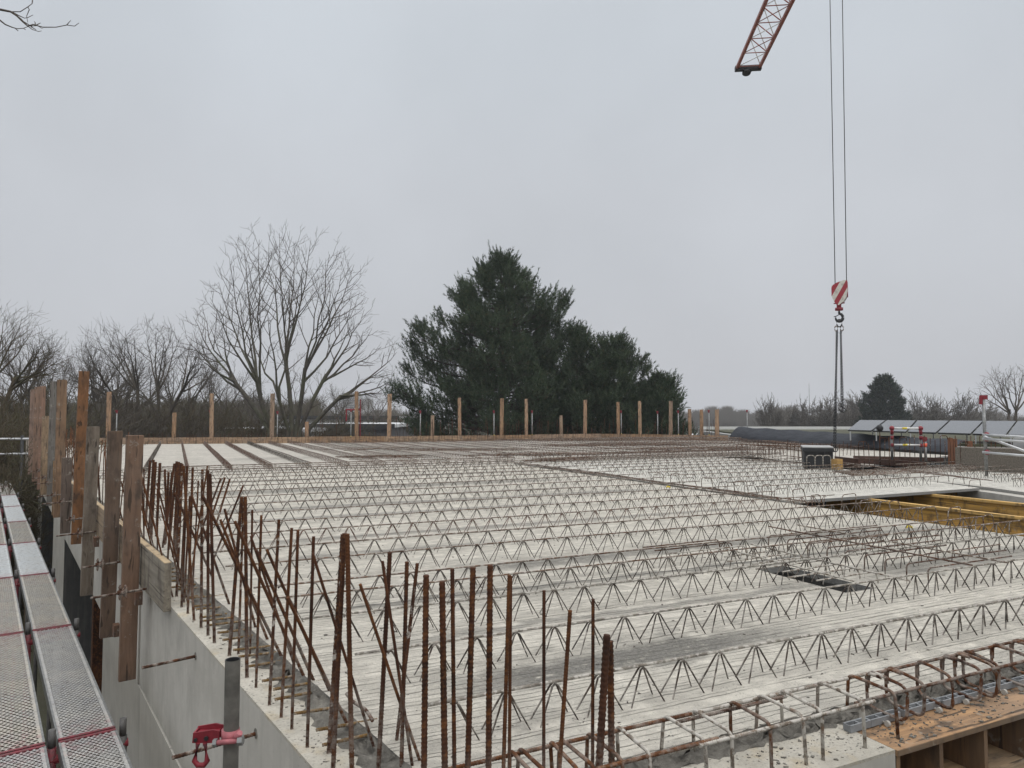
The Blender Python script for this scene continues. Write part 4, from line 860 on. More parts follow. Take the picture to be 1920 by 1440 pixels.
# ------------------------------------------------------------------ scaffold decks
DZ = -.73; W0 = 4.845; MOD = 2.6
kinds_r = ['b', 'b', 'a', 'c', 'a', 'c', 'c', 'a', 'b', 'a']; kinds_l = ['b', 'a', 'a', 'c', 'a', 'a', 'c', 'a', 'a', 'b']
def deck(lab, n0, n1, w0, w1, kind):
    t = Thing('scaffold_deck', lab, 'scaffold deck', tuple(DECK((n0+n1)/2, (w0+w1)/2, DZ)), DECK.rot, 'steel scaffold decks of the walkway')
    b = MB(); b.box(DECK, n0, n1, w0+.02, w1-.02, DZ-.004, DZ); t.part('perforated_plate', b, M['deck_'+kind])
    for a in (n0-.0005, n1-.0105):
        b = MB(); b.box(DECK, a, a+.011, w0+.018, w1-.018, DZ-.07, DZ+.003); t.part('side_rail', b, M['galv'])
    for a in (w0+.002, w1-.024):
        b = MB(); b.box(DECK, n0+.003, n1-.003, a, a+.022, DZ-.062, DZ+.004); t.part('end_cap', b, M['red_worn'])
    return t
for i in range(9):
    w1 = W0 + MOD*i; w0 = w1 - 2.585
    deck('perforated steel deck in the walkway column beside the wall, %s from the camera' % ORD(i), .395, .685, w0, w1, kinds_r[i])
    deck('perforated steel deck in the left walkway column, %s from the camera' % ORD(i), .045, .335, w0, w1, kinds_l[i])
for i in range(9):
    w = W0 + MOD*i + .003
    b = MB(); b.tube([DECK(-.6, w, DZ-.095), DECK(.75, w, DZ-.095)], .024, 10); single('transom_tube', b, M['red'], 'red scaffold transom under the deck joint, %s from the camera' % ORD(i), 'scaffold tube', tuple(DECK(0, w, DZ-.09)), 0, 'transoms under the scaffold decks')
    for nn, nm, hz in ((.365, 'between the two deck columns', .075), (.722, 'on the wall side of the decks', .05)):
        t = Thing('scaffold_standard', 'scaffold tube end %s at the %s deck joint' % (nm, ORD(i)), 'scaffold tube', tuple(DECK(nn, w, -4)))
        b = MB(); b.tube([DECK(nn, w, -4), DECK(nn, w, DZ+hz-.10)], .0235, 12); t.part('tube', b, M['red_worn' if nn < .5 else 'galv_dark'], True)
        b = MB(); b.tube([DECK(nn, w, DZ+hz-.10), DECK(nn, w, DZ+hz)], .019, 12); t.part('spigot', b, M['galv_dark'], True)
# railing at the far end of the walkway
pe = gy(38, 880, 19.0)
t = Thing('scaffold_railing', 'aluminium railing with two rails at the far left end of the walkway', 'railing', (pe[0], pe[1], -4))
for y in (823, 851): p = gy(38, y, 19.0); b = MB(); b.tube([p+np.array([-6, -1.0, 0]), p+np.array([.42, .05, 0])], .03, 8); t.part('rail', b, M['alu'], True)
b = MB(); p = gy(42, 820, 19.0); b.tube([(p[0], p[1], -4), (p[0], p[1], p[2]+.05)], .04, 8); t.part('standard', b, M['darksteel'], True)
# rusty column and dark clutter in the wall opening
c0 = WALL.on(.95, 185, 1150); b = MB(); b.box(lambda a, c, z: c0[:3]*[1, 1, 0] + np.array([a*WALL.N[0]+c*WALL.D[0], a*WALL.N[1]+c*WALL.D[1], z]), -.06, .06, -.08, .08, -4, -.9)
single('steel_column', b, M['rust'], 'rust brown steel column in the dark opening under the planks', 'column', (c0[0], c0[1], -4), WALL.rot)

# ------------------------------------------------------------------ far edge boards, posts, guard tubes, starters
for i in range(4):
    a, b_ = FE[i], FE[i+1]; n = max(1, int(round(np.linalg.norm(b_-a)/3.6)))
    for k in range(n):
        p, q = a + (b_-a)*k/n, a + (b_-a)*(k+1)/n; d = (q-p)/np.linalg.norm(q-p); nn = np.array([-d[1], d[0]]); q = q - d*.006
        h = (.245, .235, .25)[k % 3]; b = MB(); b.prism([tuple(p), tuple(q), tuple(q+nn*.045), tuple(p+nn*.045)], -.05, h)
        single('edge_board', b, M['wood_u'], 'pinkish brown edge board at the far side of the slab, %s from the left' % ORD([0, 1, 4, 7][i]+k), 'board', (p[0], p[1], -.05), math.atan2(d[1], d[0]), 'far edge boards', color=[(.44, .30, .20), (.40, .26, .16), (.46, .31, .19), (.38, .235, .13)][(k+i) % 4])
def far_line(px):                        # where the vertical plane of a photo column crosses the far edge line
    d = ray(px, 790)[:2]
    for a, b_ in zip(FE[:-1], FE[1:]):
        A = np.array([d, -(b_-a)]).T; s = np.linalg.solve(A, a)
        if 0 <= s[1] <= 1.0001: return d*s[0]
    return None
FP = [(200, 735), (323, 774), (395, 738), (508, 738), (573, 791), (668, 734), (728.5, 739), (810, 779), (862, 746), (940, 747), (987, 748), (1053, 779), (1097, 750), (1160, 754), (1201, 752), (1258, 752), (1295, 767), (1317, 768), (1345, 768)]
for i, (px, ty) in enumerate(FP):
    q = far_line(px) + np.array([0, .13]); zt = gy(px, ty, q[1])[2]; lean = .03*math.sin(i*2.2)
    b = MB(); wd = .075 if i % 3 else .085; b.hexa([(q[0]-wd, q[1]-.025, -.5), (q[0]+wd, q[1]-.025, -.5), (q[0]+wd, q[1]+.03, -.5), (q[0]-wd, q[1]+.03, -.5)], [(q[0]-wd+lean, q[1]-.025, zt), (q[0]+wd+lean, q[1]-.025, zt+.01), (q[0]+wd+lean, q[1]+.03, zt+.01), (q[0]-wd+lean, q[1]+.03, zt)])
    single('formwork_plank', b, M['wood'], '%s upright plank behind the far edge board, %s from the left' % ('short' if ty > 770 and px < 1290 else 'tall', ORD(i)), 'plank', (q[0], q[1], -.5), 0, 'upright planks at the far slab edge', color=[(.44, .27, .16), (.40, .24, .13), (.48, .31, .19), (.36, .25, .17)][i % 4])
GP = [(213, 768), (390, 768), (517, 770), (656, 766), (787, 769), (926, 769), (998, 769), (1166, 769), (1235, 770), (1274, 769), (1332, 768), (1401, 768)]
def guard_post(lab, x, y, z0, z1, group, r=.022, sticker=True, clamp=True):
    t = Thing('guard_post', lab, 'guard rail post', (x, y, z0), 0, group)
    b = MB(); b.tube([(x, y, z0), (x, y, z1-.12)], r, 8); t.part('tube', b, M['galv'], True)
    if clamp:
        b = MB(); b.prism([(x-.06, y-.02), (x+.035, y-.02), (x+.035, y+.02), (x-.06, y+.02)], z1-.08, z1-.02); b.tube([(x, y, z1-.15), (x, y, z1-.04)], .028, 8); b.tube([(x-.045, y, z1-.02), (x-.04, y, z1-.13)], [.013, .009], 6); t.part('clamp', b, M['red'])
    if sticker: b = MB(); zz = z0+(z1-z0)*.35; b.tube([(x, y, zz), (x, y, zz+.16)], r+.002, 8); t.part('sticker', b, M['yellowtag'])
    return t
for i, (px, ty) in enumerate(GP):
    q = far_line(px) if px < 1350 else gy(px, ty, 34)[:2]
    if px < 1350: q = q + np.array([0, .22])
    else: q = gy(px, 790, 36)[:2]
    guard_post('thin grey guard post with red clamp behind the far edge, %s from the left' % ORD(i), q[0], q[1], -.6, gy(px, ty, q[1])[2], 'guard posts along the far slab edge', .026)
# rail between two guard posts with red frame at the bare tree
q0 = far_line(640)+np.array([0, .4]); q1 = far_line(672)+np.array([0, .4]); t = Thing('rail_frame', 'small red frame bracket beside the post in front of the bare tree', 'bracket', (q0[0], q0[1], 0))
z = gy(656, 768, q0[1])[2]; b = MB(); b.tube([(q0[0]+.1, q0[1], z), (q0[0]+.75, q0[1], z)], .04, 6); b.tube([(q0[0]+.12, q0[1], z), (q0[0]+.12, q0[1], z-.5)], .03, 6); b.tube([(q0[0]+.72, q0[1], z+.45), (q0[0]+.72, q0[1], z-1.6)], .025, 6); t.part('frame', b, M['red'])
k = 0
for px in np.arange(285, 1352, 8.3):
    q = far_line(px) + np.array([.0, -.22]); h = .33 + .1*random.random() if px < 730 else .55 + .55*random.random()**1.5
    if 540 < px < 730: h = .3 + .9*random.random()**3
    p0 = np.array([q[0]+random.uniform(-.05, .05), q[1], .0]); p1 = p0 + np.array([random.uniform(-.08, .08), 0, h])
    starter('starter_bar', 'thin dark starter bar standing along the far edge board', p0, p1, .0075, 'rust', 'thin starter bars along the far edge board', False, 4); k += 1
    if px > 740 and k % 2 == 0:
        p0 = p0 + np.array([.12, .1, 0]); starter('starter_bar', 'thin dark starter bar standing along the far edge board', p0, p0+np.array([random.uniform(-.15, .15), 0, .4+.6*random.random()]), .0075, 'rust', 'thin starter bars along the far edge board', False, 4)

# ------------------------------------------------------------------ right side: membrane, neighbour roof, solar panels, black box, rails
nb = Thing('neighbour_building', 'low flat roofed building right of the slab with a planted roof', 'building', (16, 30, -4))
d_t = (TB[1]-TB[0])/np.linalg.norm(TB[1]-TB[0]); n_t = np.array([-d_t[1], d_t[0]]); n_t = n_t if n_t[0] > 0 else -n_t
A0, A1 = TB[0]+n_t*.5, TB[1]+n_t*.5
b = MB(); b.prism([tuple(A0+n_t*.02), tuple(A1+n_t*.02), (46, 16), (60, 44), (11.5, 44)], -4, .22); nb.part('wall', b, M['wall_far'])
b = MB(); b.prism([tuple(A0+n_t*.3), tuple(A1+n_t*.3), (45.8, 16.3), (59.6, 43.7), (11.9, 43.7)], .224, .30); nb.part('roof', b, M['green_roof'])
b = MB(); b.prism([(11.5, 43.4), (60, 43.4), (60, 44.0), (11.5, 44.0)], .30, .46); nb.part('coping', b, M['white'])
b = MB(); NS, NR = 70, 10; V = []; L = np.linalg.norm(TB[1]-TB[0]); rr = np.random.default_rng(9); ph = rr.random(8)*6
for i in range(NS+1):
    s = i/NS; z1 = .62 - .20*s
    for j in range(NR+1):
        f = j/NR; wr = .022*math.sin(s*31+ph[0]+f*3) + .016*math.sin(s*67+ph[1]-f*4) + .012*math.sin(s*13+f*7)
        q = TB[0] + d_t*L*s + n_t*(.05 + .45*f**1.3 + wr*.8); z = .06 + (z1-.06)*f**.75 + wr*.45*(f*(1-f)*4) + .02*math.sin(s*41)*f
        V.append((q[0], q[1], z))
b.add(V, [(i*(NR+1)+j, (i+1)*(NR+1)+j, (i+1)*(NR+1)+j+1, i*(NR+1)+j+1) for i in range(NS) for j in range(NR)])
single('membrane_sheet', b, M['tarp'], 'wrinkled dark blue grey waterproof sheet draped over the roof edge right of the slab', 'waterproof sheet', (TB[0][0], TB[0][1], 0), 0, smooth=True)
lx = [1590, 1637, 1702, 1758, 1823, 1889, 1955]; ux = [1612, 1663, 1720, 1782, 1846, 1908, 1972]
for i in range(6):
    def lo(x): Y = 24.0 - (x-1590)*.0115; return gy(x, 806 + (x-1590)*.031, Y)
    def up(x): Y = 25.6 - (x-1612)*.0115; return gy(x, 787.5 + (x-1612)*.006, Y)
    a, b_, c, d = lo(lx[i]), lo(lx[i+1]-3.5), up(ux[i+1]-2.5), up(ux[i]); nrm = np.cross(b_-a, d-a); nrm /= np.linalg.norm(nrm)
    t = Thing('solar_panel', 'tilted dark solar panel on the neighbouring roof, %s from the left' % ORD(i), 'solar panel', tuple(a), math.atan2((b_-a)[1], (b_-a)[0]), 'solar panels on the neighbouring roof')
    b = MB(); b.extrude([a, b_, c, d], -nrm*.045); t.part('frame', b, M['darksteel'])
    ins = lambda p, k=.02: p + (np.mean([a, b_, c, d], 0)-p)*k
    b = MB(); b.extrude([ins(p)+nrm*.003 for p in (a, b_, c, d)], -nrm*.002); t.part('glass', b, M['solar'])
    b = MB(); b.tube([(d+c)/2-nrm*.05, ((d+c)/2*[1, 1, 0]+[0, 0, .30])], .02, 6); b.tube([(a*.9+b_*.1)-nrm*.05, ((a*.9+b_*.1)*[1, 1, 0]+[0, 0, .30])], .02, 6); t.part('support', b, M['alu'])
# black box with flange
p = gz(1508, 878, 0); q = gz(1552, 879, 0); du = (q-p)[:2]; wd = np.linalg.norm(du); du /= wd; dn = np.array([-du[1], du[0]])
fr = lambda a, c, z: np.array([p[0]+du[0]*a+dn[0]*c, p[1]+du[1]*a+dn[1]*c, z])
t = Thing('duct_box', 'black box shaped duct head with a grey lid standing on the slab at the right', 'duct', tuple(p), math.atan2(du[1], du[0]))
b = MB(); b.box(fr, 0, wd, .04, .9, 0, .36); t.part('body', b, M['black'])
for a0, a1 in ((0, .05), (wd-.05, wd)): b = MB(); b.box(fr, a0, a1, 0, .039, 0, .36); t.part('jamb', b, M['black'])
b = MB(); b.box(fr, -.02, wd+.12, -.04, .95, .361, .44); t.part('lid', b, M['black'])
b = MB(); b.box(fr, -.02, wd+.12, -.04, .95, .441, .462); t.part('flange', b, M['sheet_grey'])
b = MB(); b.box(fr, wd+.001, wd+.11, .02, .94, 0, .36); t.part('side_wall', b, M['darksteel'])
for i, px in enumerate((1521, 1537, 1551)):
    c = gz(px, 881, 0); b = MB(); b.tube(rounded([(c[0]-.09, c[1], 0), (c[0]-.09, c[1], .30), (c[0]+.09, c[1]+.03, .30), (c[0]+.09, c[1]+.03, 0)], .07, 5), .010, 6)
    single('hairpin_bar', b, M['chord_grey'], 'grey hairpin bar in front of the black duct box, %s from the left' % ORD(i), 'reinforcing bar', tuple(c), 0, 'hairpins in front of the black box', smooth=True)
def low_board(lab, pa, pb, z0, z1, mat, col=None, th=.05, y=None):
    a, b_ = np.array(pa[:2]), np.array(pb[:2]); d = (b_-a)/np.linalg.norm(b_-a); n = np.array([-d[1], d[0]]); b = MB(); b.prism([tuple(a), tuple(b_), tuple(b_+n*th), tuple(a+n*th)], z0, z1)
    single('formwork_board', b, M[mat], lab, 'board', (a[0], a[1], z0), math.atan2(d[1], d[0]), color=col)
low_board('dark brown formwork board standing right of the black box', gz(1565, 872, 0), gz(1610, 878, 0), 0, .20, 'brown')
low_board('reddish brown formwork board along the recess behind the whitish slab', gz(1600, 868, 0), gz(1735, 878, 0), 0.0, .13, 'brown')
low_board('pale timber board lying behind the brown recess board', gz(1600, 863, 0), gz(1725, 874, 0), 0.0, .06, 'wood_u', (.50, .42, .34))
low_board('brown formwork board at the far side of the recess', gz(1600, 862, 0), gz(1770, 866, 0), 0.0, .10, 'brown')
low_board('yellow timber block right of the black box', gz(1559, 880, 0), gz(1570, 881, 0), 0, .22, 'yellow', (.5, .3, .09), .15)
# pebble textured parapet with grey membrane and rusty timbers at the right edge
a, b_ = gz(1792, 880, 0), gz(1990, 889, 0); d = (b_-a)[:2]; d /= np.linalg.norm(d); n = np.array([-d[1], d[0]])
b = MB(); b.prism([tuple(a[:2]), tuple(b_[:2]), tuple(b_[:2]+n*.6), tuple(a[:2]+n*.6)], -.1, .46); single('parapet_wall', b, M['pebble'], 'brown pebble textured low parapet wall at the right edge', 'wall', tuple(a), math.atan2(d[1], d[0]))
a2 = a[:2]+n*.7; b2 = b_[:2]+n*.7; b = MB(); b.prism([tuple(a2+d*.9), tuple(b2), tuple(b2+n*1.2), tuple(a2+n*1.2+d*.9)], -.1, .66); single('roof_upstand', b, M['sheet_grey'], 'light grey membrane covered roof upstand behind the pebble parapet', 'roof edge', tuple(a))
for i, px in enumerate((1785, 1793, 1822)):
    c = gz(px, 872 if i < 2 else 878, 0); b = MB(); w_ = .05; b.prism([(c[0]-w_, c[1]), (c[0]+w_*.6, c[1]-.01), (c[0]+w_*.6, c[1]+.06), (c[0]-w_, c[1]+.06)], 0, (.62, .60, .58)[i]); single('timber_post', b, M['wood'], 'rust brown timber post under the solar panels, %s from the left' % ORD(i), 'post', tuple(c), 0, color=(.26, .10, .045))
# starter bars on the right
k = 0
for px in np.arange(1602, 1915, 9.5):
    py = 874 + 3*math.sin(k*1.9) + (4 if px > 1780 else 0); c = gz(px, py, 0); h = gy(px, 815+12*random.random()+(12 if px < 1640 else 0)+(8 if px > 1850 else 0), c[1])[2]
    hook = k % 4 == 1
    b = MB(); pts = [(c[0], c[1], -.02), (c[0]+random.uniform(-.02, .02), c[1], h)]
    if hook: pts = rounded(pts + [(c[0]+.16, c[1], h), (c[0]+.17, c[1], h-.08)], .04, 3)
    b.tube(pts, .008, 5); single('starter_bar', b, M['rust' if k % 3 else 'rust_splash'], 'thin rusty starter bar behind the whitish slab at the right' if not hook else 'hooked thin rusty starter bar behind the whitish slab at the right', 'reinforcing bar', tuple(c), 0, 'starter bars behind the whitish slab' if not hook else 'hooked starter bars behind the whitish slab', smooth=True); k += 1
for px in np.arange(1420, 1600, 7):
    c = gz(px, 858 + 5*math.sin(px), 0); b = MB(); h = .22+.25*random.random(); b.tube([(c[0], c[1], 0), (c[0]+random.uniform(-.03, .03), c[1], h)], .008, 4); single('starter_bar', b, M['rust'], 'short rusty starter bar around the black duct box', 'reinforcing bar', tuple(c), 0, 'short starter bars around the black box')
for i in range(7):
    a, b_ = gz(1560+6*i, 884+1.2*i, .1), gz(1880-12*i, 868+2.6*i, .1); b = MB(); b.tube([a, b_], .007, 5); single('joint_bar', b, M['rust_splash'], 'thin long bar tied across the starter bars behind the whitish slab', 'reinforcing bar', tuple(a), 0, 'long bars tied behind the whitish slab', smooth=True)
# red and white barrier
cA, cB = gz(1673, 872, 0), gz(1727, 873, 0)
t = Thing('barrier', 'red and white safety barrier with two rails at the right', 'barrier', tuple(cA))
zt, zb = gy(1700, 803, cA[1])[2], gy(1700, 834, cA[1])[2]
for c in (cA, cB):
    b = MB(); b.tube([(c[0], c[1], 0), (c[0], c[1], zt+.06)], .03, 8); t.part('post', b, M['galv'], True)
    for z in (zt, zb): b = MB(); b.ball((c[0], c[1]-.02, z), .055 if z == zt else .038, 10, 8); b.tube([(c[0], c[1]-.02, z), (c[0], c[1]-.02, z-(.14 if z == zt else .04))], .035, 8); t.part('clamp', b, M['red'], True)
    b = MB(); b.tube([(c[0], c[1]-.02, zt-.25), (c[0], c[1]-.02, zt-.17)], .036, 8); t.part('reflector', b, M['red'], True)
for z in (zt, zb):
    b = MB(); b.tube([(cA[0], cA[1]-.03, z), (cB[0], cB[1]-.03, z)], .022, 8); o = t.part('rail', b, M['white'], True)
    m = (cA+cB)/2; b = MB(); b.tube([(m[0]-.09, m[1]-.03, z), (m[0]+.09, m[1]-.03, z)], .024, 8); t.part('band', b, M['yellowtag'], True, parent=o)
c = gz(1736, 874, 0); t = guard_post('single red topped guard post right of the safety barrier', c[0], c[1], 0, gy(1736, 818, c[1])[2], None, .03, False); b = MB(); b.tube([(c[0], c[1], .43), (c[0], c[1], .51)], .038, 8); t.part('reflector', b, M['orange'], True)
c = gz(1651, 873, 0); t = Thing('marker_rod', 'thin rod with a round black cap left of the safety barrier', 'rod', tuple(c)); z = gy(1651, 803, c[1])[2]
b = MB(); b.tube([(c[0], c[1], 0), (c[0], c[1], z)], .009, 6); t.part('rod', b, M['rust'], True); b = MB(); b.ball((c[0], c[1], z), .075, 12, 8, 1.1); t.part('cap', b, M['black'], True)
# scaffold tube rails at the right edge
pp = gz(1850, 893, 0); t = Thing('scaffold_railing', 'aluminium scaffold rails on a pole with a red coupler at the right edge', 'railing', tuple(pp))
zt = gy(1846, 742, pp[1])[2]; b = MB(); b.tube([(pp[0], pp[1], 0), (pp[0]-.02, pp[1], zt)], .03, 10); t.part('pole', b, M['galv'], True)
b = MB(); b.prism([(pp[0]-.07, pp[1]-.03), (pp[0]+.045, pp[1]-.03), (pp[0]+.045, pp[1]+.03), (pp[0]-.07, pp[1]+.03)], zt-.07, zt+.01); b.tube([(pp[0]-.06, pp[1], zt), (pp[0]-.07, pp[1], zt-.16)], .03, 6); t.part('coupler', b, M['red'])
for y0, y1 in ((815, 819), (823, 828), (848, 856)):
    a = gy(1842, y0, pp[1]-.05); e = gy(1990, y1+4, pp[1]-.9); b = MB(); b.tube([a, e], .023, 10); t.part('rail', b, M['alu'], True)
    b = MB(); b.ball((pp[0]-.01, pp[1]-.05, a[2]), .05, 8, 6); t.part('clamp', b, M['red'], True)
a = gy(1845, 818, pp[1]-.1); e = gz(1833, 872, 0.0); b = MB(); b.tube([a, np.array([e[0], a[1]-.2, 0])], .024, 8); t.part('brace', b, M['alu'], True)

# ------------------------------------------------------------------ crane: jib, ropes, hook block, chains
JD = np.array([.105, 1.0]); JD /= np.linalg.norm(JD); JN = np.array([JD[1], -JD[0]]); JZ = H_CAM + 12.55; JT = np.array([8.52, 25.05])
def J(s, k, z): return np.array([JT[0]-JD[0]*s+JN[0]*k, JT[1]-JD[1]*s+JN[1]*k, JZ+z])
cr_ = Thing('tower_crane', 'red and white lattice jib of a tower crane reaching in at the top right', 'crane', (JT[0]-JD[0]*33, JT[1]-JD[1]*33, -4))
JL = 33.0
for k, z, r in ((-.40, 0, .048), (.40, 0, .048), (-.05, .78, .04)):
    b = MB(); b.box(lambda a, c, zz, k=k, z=z: J(a, k+c, z+zz), 0 if z == 0 else .55, JL, -r, r, -r, r); cr_.part('chord', b, M['crane_red'])
b = MB(); c_ = MB(); n = int(JL/.95)
for i in range(n):
    s0, s1 = i*.95+.1, (i+1)*.95+.1; sm = (s0+s1)/2
    b.tube([J(s0, -.40, 0), J(s0, .40, 0)], .017, 5); (b if i % 2 else c_).tube([J(s0, -.40, 0), J(s1, .40, 0)], .015, 5)
    for sd in (-.40, .40): c_.tube([J(s0, sd, 0), J(sm, -.05, .78)], .017, 5); (c_ if sd < 0 else b).tube([J(sm, -.05, .78), J(s1, sd, 0)], .019, 5)
cr_.part('lacing', b, M['crane_red'], True); cr_.part('white_lacing', c_, M['white'], True)
b = MB(); b.box(lambda a, c, zz: J(a, c, zz), -.12, .05, -.46, .46, -.09, .07); cr_.part('tip_beam', b, M['darksteel'])
b = MB(); b.disc(J(-.04, -.06, -.17), np.array([*JD, .0])*.3+np.array([*JN, 0])*.1+np.array([0, 0, 1.]), .15, .05, 18); b.tube([J(-.02, -.2, -.06), J(-.02, -.2, -.17)], .012, 6); b.tube([J(-.02, .1, -.06), J(-.02, .1, -.17)], .012, 6); cr_.part('tip_sheave', b, M['black'])
HP_ = np.array([7.42, 16.05]); sH = float((JT-HP_) @ JD)
b = MB(); b.box(lambda a, c, zz: J(a, c, zz), sH-.45, sH+.45, -.42, .42, -.22, -.07); cr_.part('trolley', b, M['darksteel'])
mast = J(JL-1.0, 0, 0); b = MB(); hw = .55
for sx in (-hw, hw):
    for sy in (-hw, hw): b.tube([(mast[0]+sx, mast[1]+sy, -4), (mast[0]+sx, mast[1]+sy, JZ+1.5)], .07, 5)
z = -4.0
while z < JZ:
    for (x0, y0), (x1, y1) in (((-hw, -hw), (hw, -hw)), ((hw, -hw), (hw, hw)), ((hw, hw), (-hw, hw)), ((-hw, hw), (-hw, -hw))):
        b.tube([(mast[0]+x0, mast[1]+y0, z), (mast[0]+x1, mast[1]+y1, z+1.1)], .03, 4)
    z += 1.1
cr_.part('mast', b, M['crane_red'])
hb = gy(1574, 530, 16.05); HX, HY, HZ = hb
for dx, px in ((-.10, 0), (.16, 1)):
    b = MB(); b.tube([(HX+dx, HY, HZ-.2), (HX+dx*1.15+.03, HY-.02, JZ-.2)], .009, 6); cr_.part('hoist_rope', b, M['cable'], True)
ang = math.radians(28)
hk = Thing('hook_block', 'red and white striped crane hook block hanging from two ropes', 'hook block', (HX, HY, HZ-.85), -ang)
def K(x, y, z): return np.array([HX + x*math.cos(-ang) - y*math.sin(-ang), HY + x*math.sin(-ang) + y*math.cos(-ang), HZ+z])
out = [(-.165, -.075), (-.05, -.01), (.11, 0.04), (.165, .02), (.168, -.22), (.14, -.36), (.07, -.46), (-.02, -.52), (-.07, -.50), (-.13, -.40), (-.165, -.30)]
for y in (-.10, .075):
    b = MB(); b.extrude([K(x, y, z) for x, z in out], K(0, .025, 0)-K(0, 0, 0)); hk.part('cheek_plate', b, M['stripe'])
b = MB(); b.disc(K(0, 0, -.2), K(0, 1, 0)-K(0, 0, 0), .15, .07, 24); hk.part('sheave', b, M['darksteel'])
b = MB(); b.box(lambda a, c, z: K(a, c, z), -.03, .17, -.074, .074, -.34, -.10); hk.part('guard', b, M['red'])
b = MB(); b.tube([K(-.02, 0, -.46), K(-.02, 0, -.62)], .05, 10); b.tube([K(-.02, 0, -.575), K(-.02, 0, -.635)], .085, 12); b.tube([K(-.13, 0, -.47), K(.10, 0, -.47)], .014, 6); hk.part('clevis', b, M['red'], True)
th_ = np.radians(np.linspace(60, -215, 22)); hc = np.array([0, -.80]); pts = [K(-.02, 0, -.62), K(-.02, 0, -.67)] + [K(-.02+.075*math.cos(a)*1.0, 0, hc[1]+.085*math.sin(a)) for a in np.radians(np.linspace(85, -205, 24))]
b = MB(); b.tube(pts, np.concatenate([[.022, .026], np.interp(np.linspace(0, 1, 24), [0, .45, .8, 1], [.026, .038, .026, .010])]), 10); hk.part('hook', b, M['darksteel'], True)
b = MB(); b.tube([K(.045, 0, -.70), K(-.09, 0, -.765), K(-.135, 0, -.775)], .009, 6); hk.part('latch', b, M['darksteel'], True)
# chain sling
cz = HZ - .885; ch = Thing('chain_sling', 'long grey steel chain sling hanging from the crane hook', 'chain', (HX, HY, cz))
b = MB(); a_ = np.linspace(0, 2*math.pi, 17)[:-1]; b.tube([K(-.02+.055*math.cos(x), .0, cz-HZ-.04+.085*math.sin(x)) for x in a_], .013, 8, closed=True); ch.part('ring', b, M['darksteel'], True)
for sx in (-.07, .05): b = MB(); b.tube([K(-.02+sx+.03*math.cos(x), .02, cz-HZ-.16+.06*math.sin(x)) for x in a_], .012, 6, closed=True); ch.part('shackle', b, M['rust_splash'], True)
def chain(p0, p1, r=.0070, L=.050, wd=.019):
    p0 = np.asarray(p0); p1 = np.asarray(p1); n = int(np.linalg.norm(p1-p0)/(L*.74)); d = (p1-p0)/np.linalg.norm(p1-p0); a = np.cross(d, [0, 1, 0]); a /= np.linalg.norm(a); c = np.cross(d, a); b = MB()
    xs = np.linspace(0, 2*math.pi, 11)[:-1]
    for i in range(n):
        m = p0 + (p1-p0)*(i+.5)/n; e = (a, c)[i % 2] if True else a
        e = (a+c)/1.414 if i % 2 else (a-c)/1.414
        b.tube([m + d*(L/2)*np.sign(math.cos(x))*abs(math.cos(x))**.6 + e*wd*math.sin(x) for x in xs], r, 4, cap=False, closed=True)
    return b
topc = K(-.02, .02, cz-HZ-.20); zl = gz(1562, 838, .0)
e1 = gy(1563, 838, 16.0); e1b = gy(1566.5, 838, 16.15); e2 = gy(1577.5, 762, 16.0); e2b = gy(1581, 764, 16.2)
for s, e in ((topc+[-.05, 0, 0], e1), (topc+[-.03, .08, 0], e1b), (topc+[.03, 0, 0], e2), (topc+[.06, .08, 0], e2b)):
    ch.part('chain_leg', chain(s, e), M['darksteel'], True)
for e in (e2, e2b, e1, e1b):
    b = MB(); b.tube([e+np.array([0, 0, .03])]+[e + np.array([.045*math.cos(x), 0, -.06+.05*math.sin(x)]) for x in np.radians(np.linspace(90, -190, 12))], .011, 6); ch.part('end_hook', b, M['darksteel'], True)
# ------------------------------------------------------------------ trees
def unit(v): return v/max(np.linalg.norm(v), 1e-9)
def grow(b, tb, p, d, L, r, lev, rg, prm):
    n = max(3, int(4 + (3 if lev < 2 else 0))); pts = [p]; cur = p.copy(); dd = d.copy(); rs = [r]
    for i in range(n):
        dd = unit(dd + rg.normal(0, prm['wob'], 3) + np.array([0, 0, prm['up']*(1 if lev else .3)])); cur = cur + dd*L/n; pts.append(cur.copy()); rs.append(r*(1-.62*(i+1)/n))
    tgt = tb if lev == 0 else b
    tgt.tube(pts, np.maximum(rs, prm['rmin']), 7 if lev == 0 else (5 if lev == 1 else (4 if lev == 2 else 3)), cap=False)
    if lev >= prm['lev']: return
    nc = prm['kids'][min(lev, len(prm['kids'])-1)]
    for k in range(nc):
        f = prm['first'] + (1-prm['first'])*(k+rg.random())/nc; x = f*n; i = min(int(x), n-1); q = pts[i] + (pts[i+1]-pts[i])*(x-i); ax = unit(pts[i+1]-pts[i])
        s = unit(np.cross(ax, rg.normal(0, 1, 3))); an = math.radians(rg.uniform(*prm['ang'])); nd = unit(ax*math.cos(an) + s*math.sin(an))
        grow(b, tb, q, nd, L*rg.uniform(*prm['len'])*(1.15-.55*f), max(r*(1-.62*f)*.62, prm['rmin']), lev+1, rg, prm)
    if lev: 
        grow(b, tb, pts[-1], dd, L*.55, rs[-1]*.9, lev+1, rg, prm)
